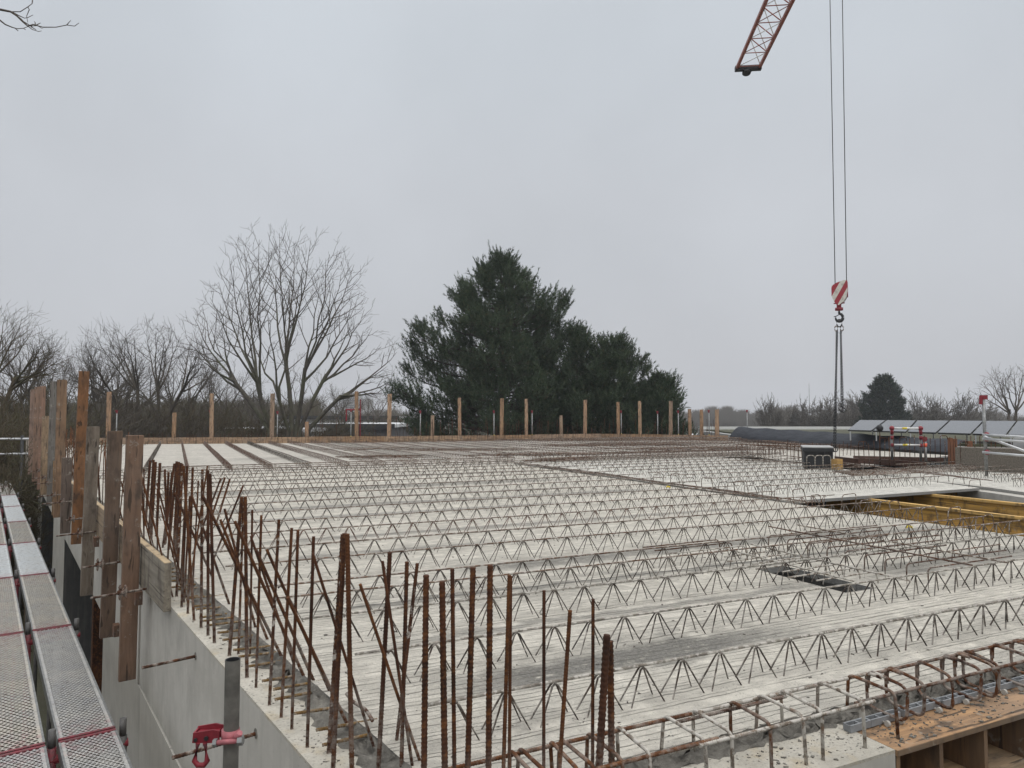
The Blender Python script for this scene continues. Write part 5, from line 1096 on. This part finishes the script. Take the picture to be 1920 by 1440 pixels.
def bare_tree(name, lab, cat, loc, H, stems, seed, bark, twig, prm, group=None, W=None):
    rg = np.random.default_rng(seed); t = Thing(name, lab, cat, loc, 0, group); tb = MB(); b = MB(); loc = np.asarray(loc, float)
    for (dx, dz, f, r) in stems:
        for sub in range(1):
            d = unit(np.array([dx, rg.uniform(-.35, .35)*(.3+abs(dx)), dz])); grow(b, tb, loc + np.array([dx*.4, rg.uniform(-.2, .2), 0]), d, H*f, r, 0, rg, prm)
    hm = np.percentile(np.vstack(b.v)[:, 2] - loc[2], 99.9); hx = np.percentile(np.abs(np.vstack(b.v)[:, 0] - loc[0]), 99.5)
    sc = np.array([1 if W is None else W/hx, 1 if W is None else W/hx, H/hm]); sc = sc if W else np.full(3, H/hm)
    for m_ in (tb, b): m_.v = [loc + (x-loc)*sc for x in m_.v]
    t.part('trunk', tb, M[bark], True); t.part('crown', b, M[twig], True); return t
def fan_tree(lab, Y, groups, seed, bark, twig, r0, depth=2.2, rt=.010, side=.34, lens=(.30, .50), tw=.75, kn=1.0, skew=1.0):
    """groups: (base pixel, fork pixel, [tip pixels]) - stems run straight up and out from low forks, branchlets sweep forward along them"""
    rg = np.random.default_rng(seed); b0 = gy(groups[0][0][0], 780, Y); loc = (b0[0], b0[1], -4); t = Thing('bare_tree', lab, 'tree', loc); tb = MB(); b = MB()
    def side_branches(pts, L, r, lev, sgn0):
        m = len(pts)-1; n = max(2, int(L/(.34 if lev == 0 else .30)*kn)); up = np.array([0, 0, 1.]); sg = sgn0
        for k in range(n):
            f = (.30 if lev == 0 else .18) + (.97-(.30 if lev == 0 else .18))*(k+rg.random()*.8)/n; x = f*m; q = min(int(x), m-1); p = pts[q]+(pts[q+1]-pts[q])*(x-q); ax = unit(pts[q+1]-pts[q])
            pl = unit(np.cross(ax, rg.normal(0, 1, 3)*[.35, 1, .35])); sg = -sg; an = math.radians(rg.uniform(24, 46)); d = unit(ax*math.cos(an) + sg*pl*math.sin(an))
            l = (L*rg.uniform(*lens)*(1.12-.75*f) if lev == 0 else tw*rg.uniform(.45, 1.15)*(1.2-.6*f)) ; l = max(l, .25); rr = max(rt*.8, min(r*(1-.75*f)*.62, .032 if lev == 0 else .014))
            bend = unit(d + up*.16 + ax*.12); P_ = [p, p+d*l*.35+rg.normal(0, .02*l, 3), p+(d*.55+bend*.45)*l*.72+rg.normal(0, .025*l, 3), p+(d*.4+bend*.6)*l]
            b.tube(P_, [rr, rr*.8, rr*.62, rt*.55], 4 if lev == 0 else 3, cap=False)
            if lev < 2 and l > .35: side_branches(np.array(P_), l, rr, lev+1, sg)
    for (bp_, fk, tips) in groups:
        base = gy(bp_[0], 780, Y); base[2] = -4; dy = rg.uniform(-.3, .3)*depth; F = gy(fk[0], fk[1], Y+dy); n = len(tips); rs = r0*math.sqrt(n/3.)
        low = gy(bp_[0], bp_[1], Y); tb.tube([base, (base+low)/2, low, low*.5+F*.5+rg.normal(0, .06, 3), F], [rs*1.15, rs*1.08, rs, rs*.85, rs*.72], 8, cap=False); trunk = np.array([low, low*.5+F*.5, F])
        side_branches(trunk, np.linalg.norm(F-low), rs*.5, 0, 1)
        for k, tp in enumerate(tips):
            E = gy(tp[0], tp[1]+10, Y+dy+rg.uniform(-1, 1)*depth); s0 = F*(1-.12*rg.random()) + low*(0) if False else F+(low-F)*rg.uniform(0, .28); L = np.linalg.norm(E-s0); ax = (E-s0)/L
            out = np.array([ax[0], ax[1], 0])*.10*skew; m = 7; S = np.linspace(0, 1, m); pts = np.array([s0 + (E-s0)*s + out*L*math.sin(s*math.pi)*.9 + rg.normal(0, .016*L, 3)*(0 < s < 1)*.6 for s in S]); r = rs*.62/math.sqrt(n/2.6)
            R = r*(1-S)**1.15 + rt*.8; tb.tube(pts[:4], R[:4], 6, cap=False); b.tube(pts[3:], R[3:], 5, cap=False); side_branches(pts, L, r, 0, 1 if k % 2 else -1)
    t.part('trunk', tb, M[bark], True); t.part('crown', b, M[twig], True); print('FAN', lab, b.n); return t
fan_tree('large leafless tree with many spreading stems left of the big pine', 44, [
    ((548, 806), (534, 664), [(524, 427), (551, 443), (583, 439), (505, 462), (566, 500)]),
    ((512, 806), (482, 716), [(432, 484), (410, 519), (394, 548), (457, 452), (486, 439), (448, 540)]),
    ((556, 806), (572, 690), [(618, 467), (664, 486), (640, 500), (669, 557), (600, 520)]),
    ((562, 806), (612, 702), [(697, 607), (683, 570), (715, 640), (655, 600)]),
    ((578, 806), (640, 742), [(744, 650), (741, 700), (731, 723), (700, 690)]),
    ((505, 806), (432, 706), [(362, 583), (346, 618), (380, 570), (372, 660), (415, 600)]),
    ((540, 806), (520, 740), [(470, 600), (500, 560), (545, 560)])], 21, 'bark', 'twig', .125, 2.6, .0120, kn=.44)
fan_tree('dark leafless tree behind the tallest plank at the left', 40, [
    ((265, 806), (258, 720), [(198, 608), (216, 606), (235, 610), (180, 622), (252, 622), (226, 640)]),
    ((292, 806), (296, 716), [(275, 607), (292, 610), (322, 610), (308, 622), (338, 622)]),
    ((250, 806), (212, 738), [(160, 637), (150, 660), (125, 682), (168, 652), (140, 700)]),
    ((305, 806), (345, 726), [(356, 632), (371, 643), (388, 655), (400, 690), (365, 660)])], 5, 'twig_dark', 'twig_dark', .085, 2.4, .0095, kn=.75)
dark_tree = bpy.data.objects[[o.name for o in bpy.data.objects if o.get('label', '').startswith('dark leafless tree behind')][0]]
fan_tree('leafless tree with sweeping branches at the left picture edge', 32, [
    ((-30, 806), (-15, 700), [(42, 583), (12, 579), (-20, 570), (62, 610), (30, 600)]),
    ((-15, 806), (30, 706), [(87, 622), (104, 648), (117, 662), (70, 640), (112, 690), (90, 670)]),
    ((-60, 806), (-60, 690), [(-60, 560), (-110, 590), (-40, 575), (-100, 620)])], 9, 'twig_brown', 'twig_brown', .085, 1.8, .008, kn=.85)
fan_tree('large leafless tree at the right picture edge', 62, [
    ((1898, 800), (1893, 768), [(1843, 705), (1856, 695), (1839, 728), (1868, 690), (1880, 700)]),
    ((1905, 800), (1906, 764), [(1881, 688), (1901, 685), (1917, 684), (1930, 690), (1945, 700)]),
    ((1912, 800), (1930, 766), [(1958, 705), (1968, 725), (1975, 745)])], 13, 'twig', 'twig', .11, 2.4, .013, kn=.6)
FARP = dict(wob=.12, up=.05, rmin=.030, lev=3, kids=[10, 8, 5], first=.22, ang=(22, 55), len=(.42, .66))
for px, ty, Y, lab, sd, wd in ((1443, 742, 95, 'thin crooked leafless tree right of the small pines', 3, .25), (1500, 748, 100, 'rounded leafless tree by the thin mast, left of the chains', 4, .8), (1566, 738, 96, 'rounded leafless tree right behind the hanging chains', 6, .8), (1612, 738, 110, 'pale leafless tree left of the dark pine at the right', 7, .5),
                       (1718, 736, 98, 'rounded leafless tree right of the dark pine', 8, .7), (1783, 734, 96, 'rounded leafless tree above the middle solar panels', 10, .8), (1835, 752, 100, 'low leafless tree left of the large one at the right edge', 12, .6)):
    p = gy(px, 780, Y); H = gy(px, ty, Y)[2] + 4; pr = dict(FARP); pr['rmin'] = .00035*Y
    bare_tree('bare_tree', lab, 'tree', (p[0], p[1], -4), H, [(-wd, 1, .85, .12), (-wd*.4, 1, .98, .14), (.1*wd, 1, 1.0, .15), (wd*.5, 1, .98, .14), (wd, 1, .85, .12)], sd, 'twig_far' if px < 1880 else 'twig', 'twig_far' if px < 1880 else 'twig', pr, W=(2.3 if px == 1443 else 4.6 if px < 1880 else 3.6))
# thicket of bushes: three kinds, copied
BU = dict(wob=.14, up=.03, rmin=.011, lev=3, kids=[9, 7, 5], first=.10, ang=(22, 60), len=(.42, .70))
protos = []
for k, (mt, sd) in enumerate((('twig_dark', 31), ('twig_brown', 32), ('twig_brown', 33))):
    rg = np.random.default_rng(sd); bst = [(rg.uniform(-.9, .9), 1, rg.uniform(.7, 1.), .06) for _ in range(9)]
    protos.append(bare_tree('thicket_bush', ['dense dark leafless bush in the thicket behind the left planks', 'dense brown leafless bush in the thicket behind the left planks', 'loose brown leafless bush in the thicket behind the left planks'][k], 'bush', (-200-30*k, 60, -4), 6.3, bst, sd, mt, mt, BU, 'bushes of the left thicket'))
rg = np.random.default_rng(77); first = [True]*3
spots = []
for px, ty, Y in [(-40, 705, 24), (20, 725, 26), (70, 735, 30), (120, 722, 33), (205, 740, 38), (245, 725, 36), (335, 728, 38), (380, 745, 40), (425, 750, 44), (60, 765, 25), (10, 755, 22), (180, 762, 34), (280, 765, 36), (375, 775, 38), (470, 775, 48), (520, 778, 50), (600, 775, 52), (650, 780, 56), (-60, 730, 20), (40, 800, 21), (-10, 805, 18), (150, 790, 29), (310, 745, 46), (720, 755, 95), (695, 760, 100), (740, 758, 90)]:
    spots.append((px, ty, Y))
for i, (px, ty, Y) in enumerate(spots):
    k = i % 3 if px > 100 else 1 + i % 2; p = gy(px, 780, Y); ty += rg.uniform(-22, 16); H = gy(px, ty, Y)[2] + 4; s = H/6.3; sx = s*rg.uniform(.75, 1.2)
    if first[k]: r = protos[k].o; r.location = (p[0], p[1], -4); first[k] = False
    else: r = dup(protos[k].o, (p[0], p[1], -4))
    r.rotation_euler = (0, 0, rg.uniform(0, 6.28)); r.scale = (sx, sx, s)
for i, (px, ty, Y, rz) in enumerate(((90, 668, 46, 1.0), (185, 655, 52, 2.2), (345, 668, 54, 3.4), (410, 690, 50, 4.3), (45, 640, 38, 5.2), (135, 700, 40, .4), (235, 665, 58, 2.9), (640, 728, 70, 1.7), (700, 735, 80, 4.0), (470, 730, 60, 5.6))):
    p = gy(px, 780, Y); H = gy(px, ty, Y)[2] + 4; s = H/10.3
    dup(dark_tree, (p[0], p[1], -4), rz, (s*1.05, s*1.05, s), 'leafless tree of the grey background row behind the left thicket', 'leafless background trees at the left')
# undergrowth between the bushes and behind the slab
def scrub(name, pts_, mat, h, n, seed, wid=.012):
    rg = np.random.default_rng(seed); m = n; c = np.array(pts_)[rg.integers(0, len(pts_), m)]; c = c + np.stack([rg.normal(0, 2.0, m), rg.normal(0, 1.6, m), np.zeros(m)], 1)
    hh = h*(.35+.65*rg.random(m))*(.72+.28*np.sin(c[:, 0]*1.1+np.sin(c[:, 1]*.7)*2)); dx = rg.normal(0, .45, m)*hh; dy = rg.normal(0, .3, m)*hh; a = rg.random(m)*6.28; w = wid*(1+.8*rg.random(m))
    base = np.stack([c[:, 0], c[:, 1], np.full(m, -4.)], 1); mid = base + np.stack([dx*.35, dy*.35, hh*.6], 1); tip = base + np.stack([dx, dy, hh], 1); o = np.stack([np.cos(a)*w, np.sin(a)*w, 0*w], 1)
    V = np.stack([base-o, base+o, mid+o*.7, mid-o*.7, tip], 1).reshape(-1, 3); i = np.arange(m)*5
    b = MB(); b.add(V, np.stack([i, i+1, i+2, i+3], 1), np.stack([i+3, i+2, i+4], 1)); return struct(name, b, M[mat], (0, 0, 0), 0, 'stuff')
scrub('undergrowth', [gy(px, 780, Y) * [1, 1, 0] for px, ty, Y in spots if Y < 60], 'twig_brown', 3.9, 7000, 4, .018)
scrub('undergrowth', [gy(px, 780, 44) * [1, 1, 0] for px in range(760, 1300, 30)], 'twig_dark', 3.4, 2500, 6, .022)
# far wood at the right horizon and left behind the roofs
def far_wood(x0, x1, Y, ty, seed, n, mat):
    rg = np.random.default_rng(seed); px = rg.uniform(x0, x1, n); Yv = Y*rg.uniform(.9, 1.15, n); X = (px-960)/F_PX*Yv; top = np.array([gy(a, ty + 5*math.sin(a*.05) + 4*math.sin(a*.21+1) + rg.uniform(0, 14), y)[2] for a, y in zip(px, Yv)])
    dx = rg.normal(0, 1.3, n); w = .00042*Yv*(.7+rg.random(n)); z0 = top - rg.uniform(1.5, 7, n); z0 = np.maximum(z0, -4)
    V = np.stack([np.stack([X-w, Yv, z0], 1), np.stack([X+w, Yv, z0], 1), np.stack([X+dx, Yv, top], 1)], 1).reshape(-1, 3); b = MB(); b.add(V, None, np.arange(3*n).reshape(-1, 3)); return b
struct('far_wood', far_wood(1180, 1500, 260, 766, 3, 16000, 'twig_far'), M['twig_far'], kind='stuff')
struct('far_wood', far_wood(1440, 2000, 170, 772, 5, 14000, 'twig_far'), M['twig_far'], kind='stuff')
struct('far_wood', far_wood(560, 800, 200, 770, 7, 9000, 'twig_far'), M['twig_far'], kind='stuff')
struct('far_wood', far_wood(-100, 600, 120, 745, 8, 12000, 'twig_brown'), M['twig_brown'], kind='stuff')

# pines ---------------------------------------------------------------
def pine(name, lab, loc, H, prof, seed, nb=150, tuft=34, needle=.17, mat='needle', dens=1.0, bare=.30, shoot=(.38, .70), nw=.013, wild=.12):
    """prof: list of (height fraction, radius left, radius right)"""
    rg = np.random.default_rng(seed); t = Thing(name, lab, 'tree', loc, 0); loc = np.asarray(loc, float)
    hs = [q[0] for q in prof]; rl = [q[1] for q in prof]; rr = [q[2] for q in prof]
    tb = MB(); tb.tube([loc, loc+[.05, 0, H*.5], loc+[0, 0, H*.97]], [H*.022, H*.014, .02], 8, cap=False); bb = MB(); S = []
    for i in range(nb):
        f = hs[0] + (1-hs[0])*(i+rg.random())/nb*.985; az = i*2.39996 + rg.normal(0, .3); cx = math.cos(az)
        R = np.interp(f, hs, rr)*max(cx, 0) + np.interp(f, hs, rl)*max(-cx, 0); R = max(R, (np.interp(f, hs, rr)+np.interp(f, hs, rl))*.5*abs(math.sin(az))*.9) * rg.uniform(1-wild*2.2, 1+wild)
        z0 = f*H - R*.10; d = np.array([cx, math.sin(az), 0]); n = np.array([-d[1], d[0], 0]); m = 6; sw = rg.normal(0, .10)*R
        pts = [loc + d*R*s + n*sw*s*s + np.array([0, 0, z0 + R*(.18*s - .30*s*s + .38*s**3.2)]) for s in np.linspace(0, 1, m)]
        bb.tube(pts, np.linspace(max(.012, .016*R+.012), .01, m), 4, cap=False); P_ = np.array(pts)
        ns = int((4 + 4.2*R)*dens)
        for k in range(ns):
            s = bare*min(1, R/1.5) + (1-bare*min(1, R/1.5))*rg.random()**.75; x = s*(m-1); j = min(int(x), m-2); q = P_[j] + (P_[j+1]-P_[j])*(x-j)
            side = rg.normal(0, 1); l = (.14+.24*(1-s)+.06)*R*rg.uniform(.3, 1) if s < .97 else .1
            e = q + n*side*l*.7 + d*l*.55*rg.uniform(-.1, 1) + np.array([0, 0, abs(l)*rg.uniform(.05, .55)])
            if np.linalg.norm(e-q) > .35: bb.tube([q, (q+e)/2+[0, 0, -.03], e], [.014, .011, .008], 3, cap=False)
            for h in range(rg.integers(2, 5)):
                S.append(np.concatenate([e + rg.normal(0, .17, 3), unit(np.array([d[0]*.45+n[0]*side*.25, d[1]*.45+n[1]*side*.25, 1.0]) + rg.normal(0, .28, 3)), [rg.uniform(*shoot)]]))
    for k in range(int(10*dens)): S.append(np.concatenate([loc+[rg.normal(0, .15), rg.normal(0, .15), H*(.93+.06*rg.random())], unit(np.array([rg.normal(0, .25), rg.normal(0, .25), 1])), [.5]]))
    S = np.array(S); ns = len(S); nt = tuft
    base = S[:, None, :3]; ax = S[:, None, 3:6]; L = S[:, None, 6:7]
    s = rg.random((ns, nt, 1)); rnd = rg.normal(0, 1, (ns, nt, 3)); rad = rnd - (rnd*ax).sum(-1, keepdims=True)*ax; rad /= np.linalg.norm(rad, axis=-1, keepdims=True)
    an = np.radians(62 - 38*s + rg.normal(0, 8, s.shape)); dv = ax*np.cos(an) + rad*np.sin(an); p0 = base + ax*L*s; ln = needle*(.75+.5*rg.random(s.shape)); sd = np.cross(dv, rg.normal(0, 1, dv.shape)); sd /= np.maximum(np.linalg.norm(sd, axis=-1, keepdims=True), 1e-6)
    V = np.stack([p0-sd*nw, p0+sd*nw, p0+dv*ln], 2).reshape(-1, 3); nm = MB(); nm.add(V, None, np.arange(len(V)).reshape(-1, 3))
    t.part('trunk', tb, M['pine_bark'], True); t.part('branches', bb, M['pine_bark'], True); t.part('crown', nm, M[mat]); print('PINE', lab, ns, len(V)//3); return t
p = gy(940, 780, 42)
pine('pine_tree', 'big dark green pine standing behind the far edge in the middle', (p[0], p[1], -4), 14.45, [(.20, 6.9, 5.2), (.33, 6.6, 4.8), (.45, 6.0, 4.3), (.56, 5.3, 3.9), (.66, 4.6, 4.1), (.75, 3.7, 3.9), (.81, 3.1, 3.3), (.84, 2.6, 2.1), (.91, 1.65, 1.4), (.96, .9, .8), (1, .25, .25)], 2, 170, 34, .17, dens=1.35, nw=.015, wild=.14, shoot=(.42, .80), bare=.45)
p = gy(1150, 780, 40)
pine('pine_tree', 'medium dark pine right beside the big pine', (p[0], p[1], -4), 9.25, [(.22, 3.2, 2.8), (.5, 2.7, 2.2), (.7, 2.2, 1.9), (.86, 1.5, 1.45), (.95, 1.0, .9), (1, .5, .5)], 3, 95, 34, .17, dens=1.6, nw=.015, wild=.22, shoot=(.40, .75))
p = gy(1082, 780, 41)
pine('pine_tree', 'slim pine between the big pine and the medium one', (p[0], p[1], -4), 10.0, [(.22, 3.2, 3.0), (.5, 2.7, 2.4), (.75, 1.9, 1.3), (.88, 1.2, .8), (.96, .7, .5), (1, .4, .3)], 12, 85, 32, .17, dens=1.6, nw=.015, wild=.24, shoot=(.40, .75))
p = gy(1236, 780, 40)
pine('pine_tree', 'low dark pine at the right end of the pine group', (p[0], p[1], -4), 7.1, [(.25, 3.2, 2.2), (.5, 2.9, 1.9), (.72, 2.2, 1.45), (.88, 1.3, 1.0), (1, .5, .4)], 4, 80, 34, .17, dens=1.6, nw=.015, wild=.22, shoot=(.40, .75))
p = gy(1660, 780, 90)
pine('pine_tree', 'single dark pine far away above the solar panels', (p[0], p[1], -4), 9.9, [(.2, 3.8, 3.2), (.45, 3.4, 3.0), (.65, 2.5, 2.7), (.8, 1.7, 2.0), (.93, .9, .9), (1, .3, .3)], 5, 90, 26, .26, 'needle_far', dens=1.2, nw=.03, shoot=(.4, .7), wild=.18)

# overhanging branch at the top left, from a tree standing left of the frame
bt = Thing('bare_tree', 'leafless tree whose thin branch tip hangs into the top left corner', 'tree', (-10.5, 8.5, -4))
Yb = 8.0
def bp(px, py, dy=0): return gy(px, py, Yb+dy)
b = MB(); b.tube([(-10.5, 8.5, -4), (-10.4, 8.4, 0), (-10.2, 8.4, 5), (-10.0, 8.3, 8)], [.2, .17, .12, .05], 8, cap=False); bt.part('trunk', b, M['bark'], True)
b = MB()
b.tube([(-10.25, 8.4, 4.2), (-8.6, 8.2, 5.4), bp(-60, 12), bp(0, 18), bp(20, 22), bp(32, 30), bp(42, 40), bp(52, 49), bp(62, 46), bp(80, 51), bp(105, 51), bp(125, 47), bp(140, 49), bp(148, 43)], [.045, .032, .02, .014, .012, .010, .009, .008, .007, .006, .005, .0045, .004, .003], 5, cap=False)
for tw in ([(125, 47), (133, 38)], [(20, 22), (38, 22), (52, 13), (60, 7), (60, -10)], [(52, 13), (55, 18), (50, 30), (52, 42)], [(22, 22), (35, 29), (46, 34), (52, 33), (62, 28)], [(30, 28), (40, 36), (50, 47), (60, 55), (72, 59), (78, 58)], [(45, 41), (58, 49), (70, 48), (80, 54)], [(58, 50), (68, 56)], [(66, 47), (66, 42), (64, 40)], [(68, 47), (76, 43)], [(60, 7), (62, -2)]):
    b.tube([bp(x, y, .02*i) for i, (x, y) in enumerate(tw)], np.linspace(.0065, .003, len(tw)), 4, cap=False)
b.tube([(-10.2, 8.4, 3.6), (-8.3, 8.1, 4.7), bp(-40, 20), bp(0, 38), bp(10, 46), bp(22, 51), bp(32, 54), bp(44, 53), bp(52, 50)], [.03, .022, .014, .009, .008, .0065, .005, .004, .003], 5, cap=False); b.tube([bp(27, 52), bp(34, 58)], .004, 4, cap=False); b.tube([bp(44, 53), bp(48, 56)], .0035, 4, cap=False)
bt.part('branches', b, M['twig'], True)

# ------------------------------------------------------------------ low buildings beyond the trees at the left, mast, distant block
def flat_building(lab, px0, px1, Y, zroof, depth, wallm='wall_far', parapet=True):
    a, b_ = gy(px0, 790, Y), gy(px1, 790, Y); t = Thing('flat_building', lab, 'building', ((a[0]+b_[0])/2, Y, -4)); x0, x1 = a[0], b_[0]
    fr = lambda u, v, z: np.array([u, v, z])
    b = MB(); b.box(fr, x0, x1, Y, Y+depth, -4, zroof-.3); t.part('wall', b, M[wallm])
    b = MB(); b.box(fr, x0-.3, x1+.3, Y-.3, Y+depth+.3, zroof-.298, zroof); t.part('roof', b, M['pale_roof'])
    b = MB(); b.box(fr, x0-.32, x1+.32, Y-.34, Y-.302, zroof-.42, zroof+.05); t.part('fascia', b, M['darksteel'])
    n = int((x1-x0)/3.2)
    for i in range(n):
        b = MB(); u = x0 + (i+.5)*(x1-x0)/n; b.box(fr, u-1.1, u+1.1, Y-.05, Y-.012, zroof-2.4, zroof-1.0); w = t.part('window', b, M['darksteel'])
    return t
flat_building('low flat building with a pale roof seen behind the large leafless tree', 375, 560, 58, .05, 16)
flat_building('flat grey building with a pale roof left of the big pine', 555, 735, 66, .35, 18, 'dark_roof')
flat_building('farther flat building with a pale roof between the tree and the pine', 520, 745, 95, 1.1, 14)
flat_building('low pale building behind the right end of the far edge board', 1285, 1372, 60, -.6, 10)
p = gy(1518, 780, 120); b = MB(); b.tube([(p[0], p[1], -4), (p[0], p[1], gy(1518, 719, 120)[2])], [.09, .04], 6); single('mast', b, M['galv'], 'thin grey mast rising above the bare trees left of the chains', 'mast', (p[0], p[1], -4), smooth=True)
p = gy(656, 780, 480); b = MB(); b.prism([(p[0]-6, p[1]), (p[0]+6, p[1]), (p[0]+6, p[1]+12), (p[0]-6, p[1]+12)], -4, gy(656, 741, 480)[2]); b.prism([(p[0]+6.02, p[1]+2), (p[0]+13, p[1]+2), (p[0]+13, p[1]+12), (p[0]+6.02, p[1]+12)], -4, gy(656, 748, 480)[2])
t = Thing('tower_block', 'distant bluish tower block seen through the leafless tree', 'building', (p[0], p[1], -4)); t.part('wall', b, M['wall_far'])
for k in range(14):
    b = MB(); z = 1+k*1.15; b.prism([(p[0]-5.6, p[1]-.05), (p[0]+5.6, p[1]-.05), (p[0]+5.6, p[1]-.01), (p[0]-5.6, p[1]-.01)], z, z+.6); t.part('window', b, M['darksteel'])
print('OBJECTS', len(bpy.data.objects))

# ------------------------------------------------------------------ damp air
hm = bpy.data.materials.new('damp_air'); hm.use_nodes = True; hn = hm.node_tree.nodes
for x in list(hn):
    if x.type == 'BSDF_PRINCIPLED': hn.remove(x)
pv = hn.new('ShaderNodeVolumePrincipled'); pv.inputs['Color'].default_value = (.93, .95, 1, 1); pv.inputs['Density'].default_value = .0007; pv.inputs['Anisotropy'].default_value = .0
hm.node_tree.links.new(pv.outputs[0], hn['Material Output'].inputs['Volume'])
b = MB(); b.hexa([(-780, -780, -5), (780, -780, -5), (780, 780, -5), (-780, 780, -5)], [(-780, -780, 32), (780, -780, 32), (780, 780, 32), (-780, 780, 32)]); struct('haze', b, hm, kind='stuff')
for o in bpy.data.objects:
    if 'label' in o and len(o['label'].split()) > 16: print('LONG', o.name, o['label'])
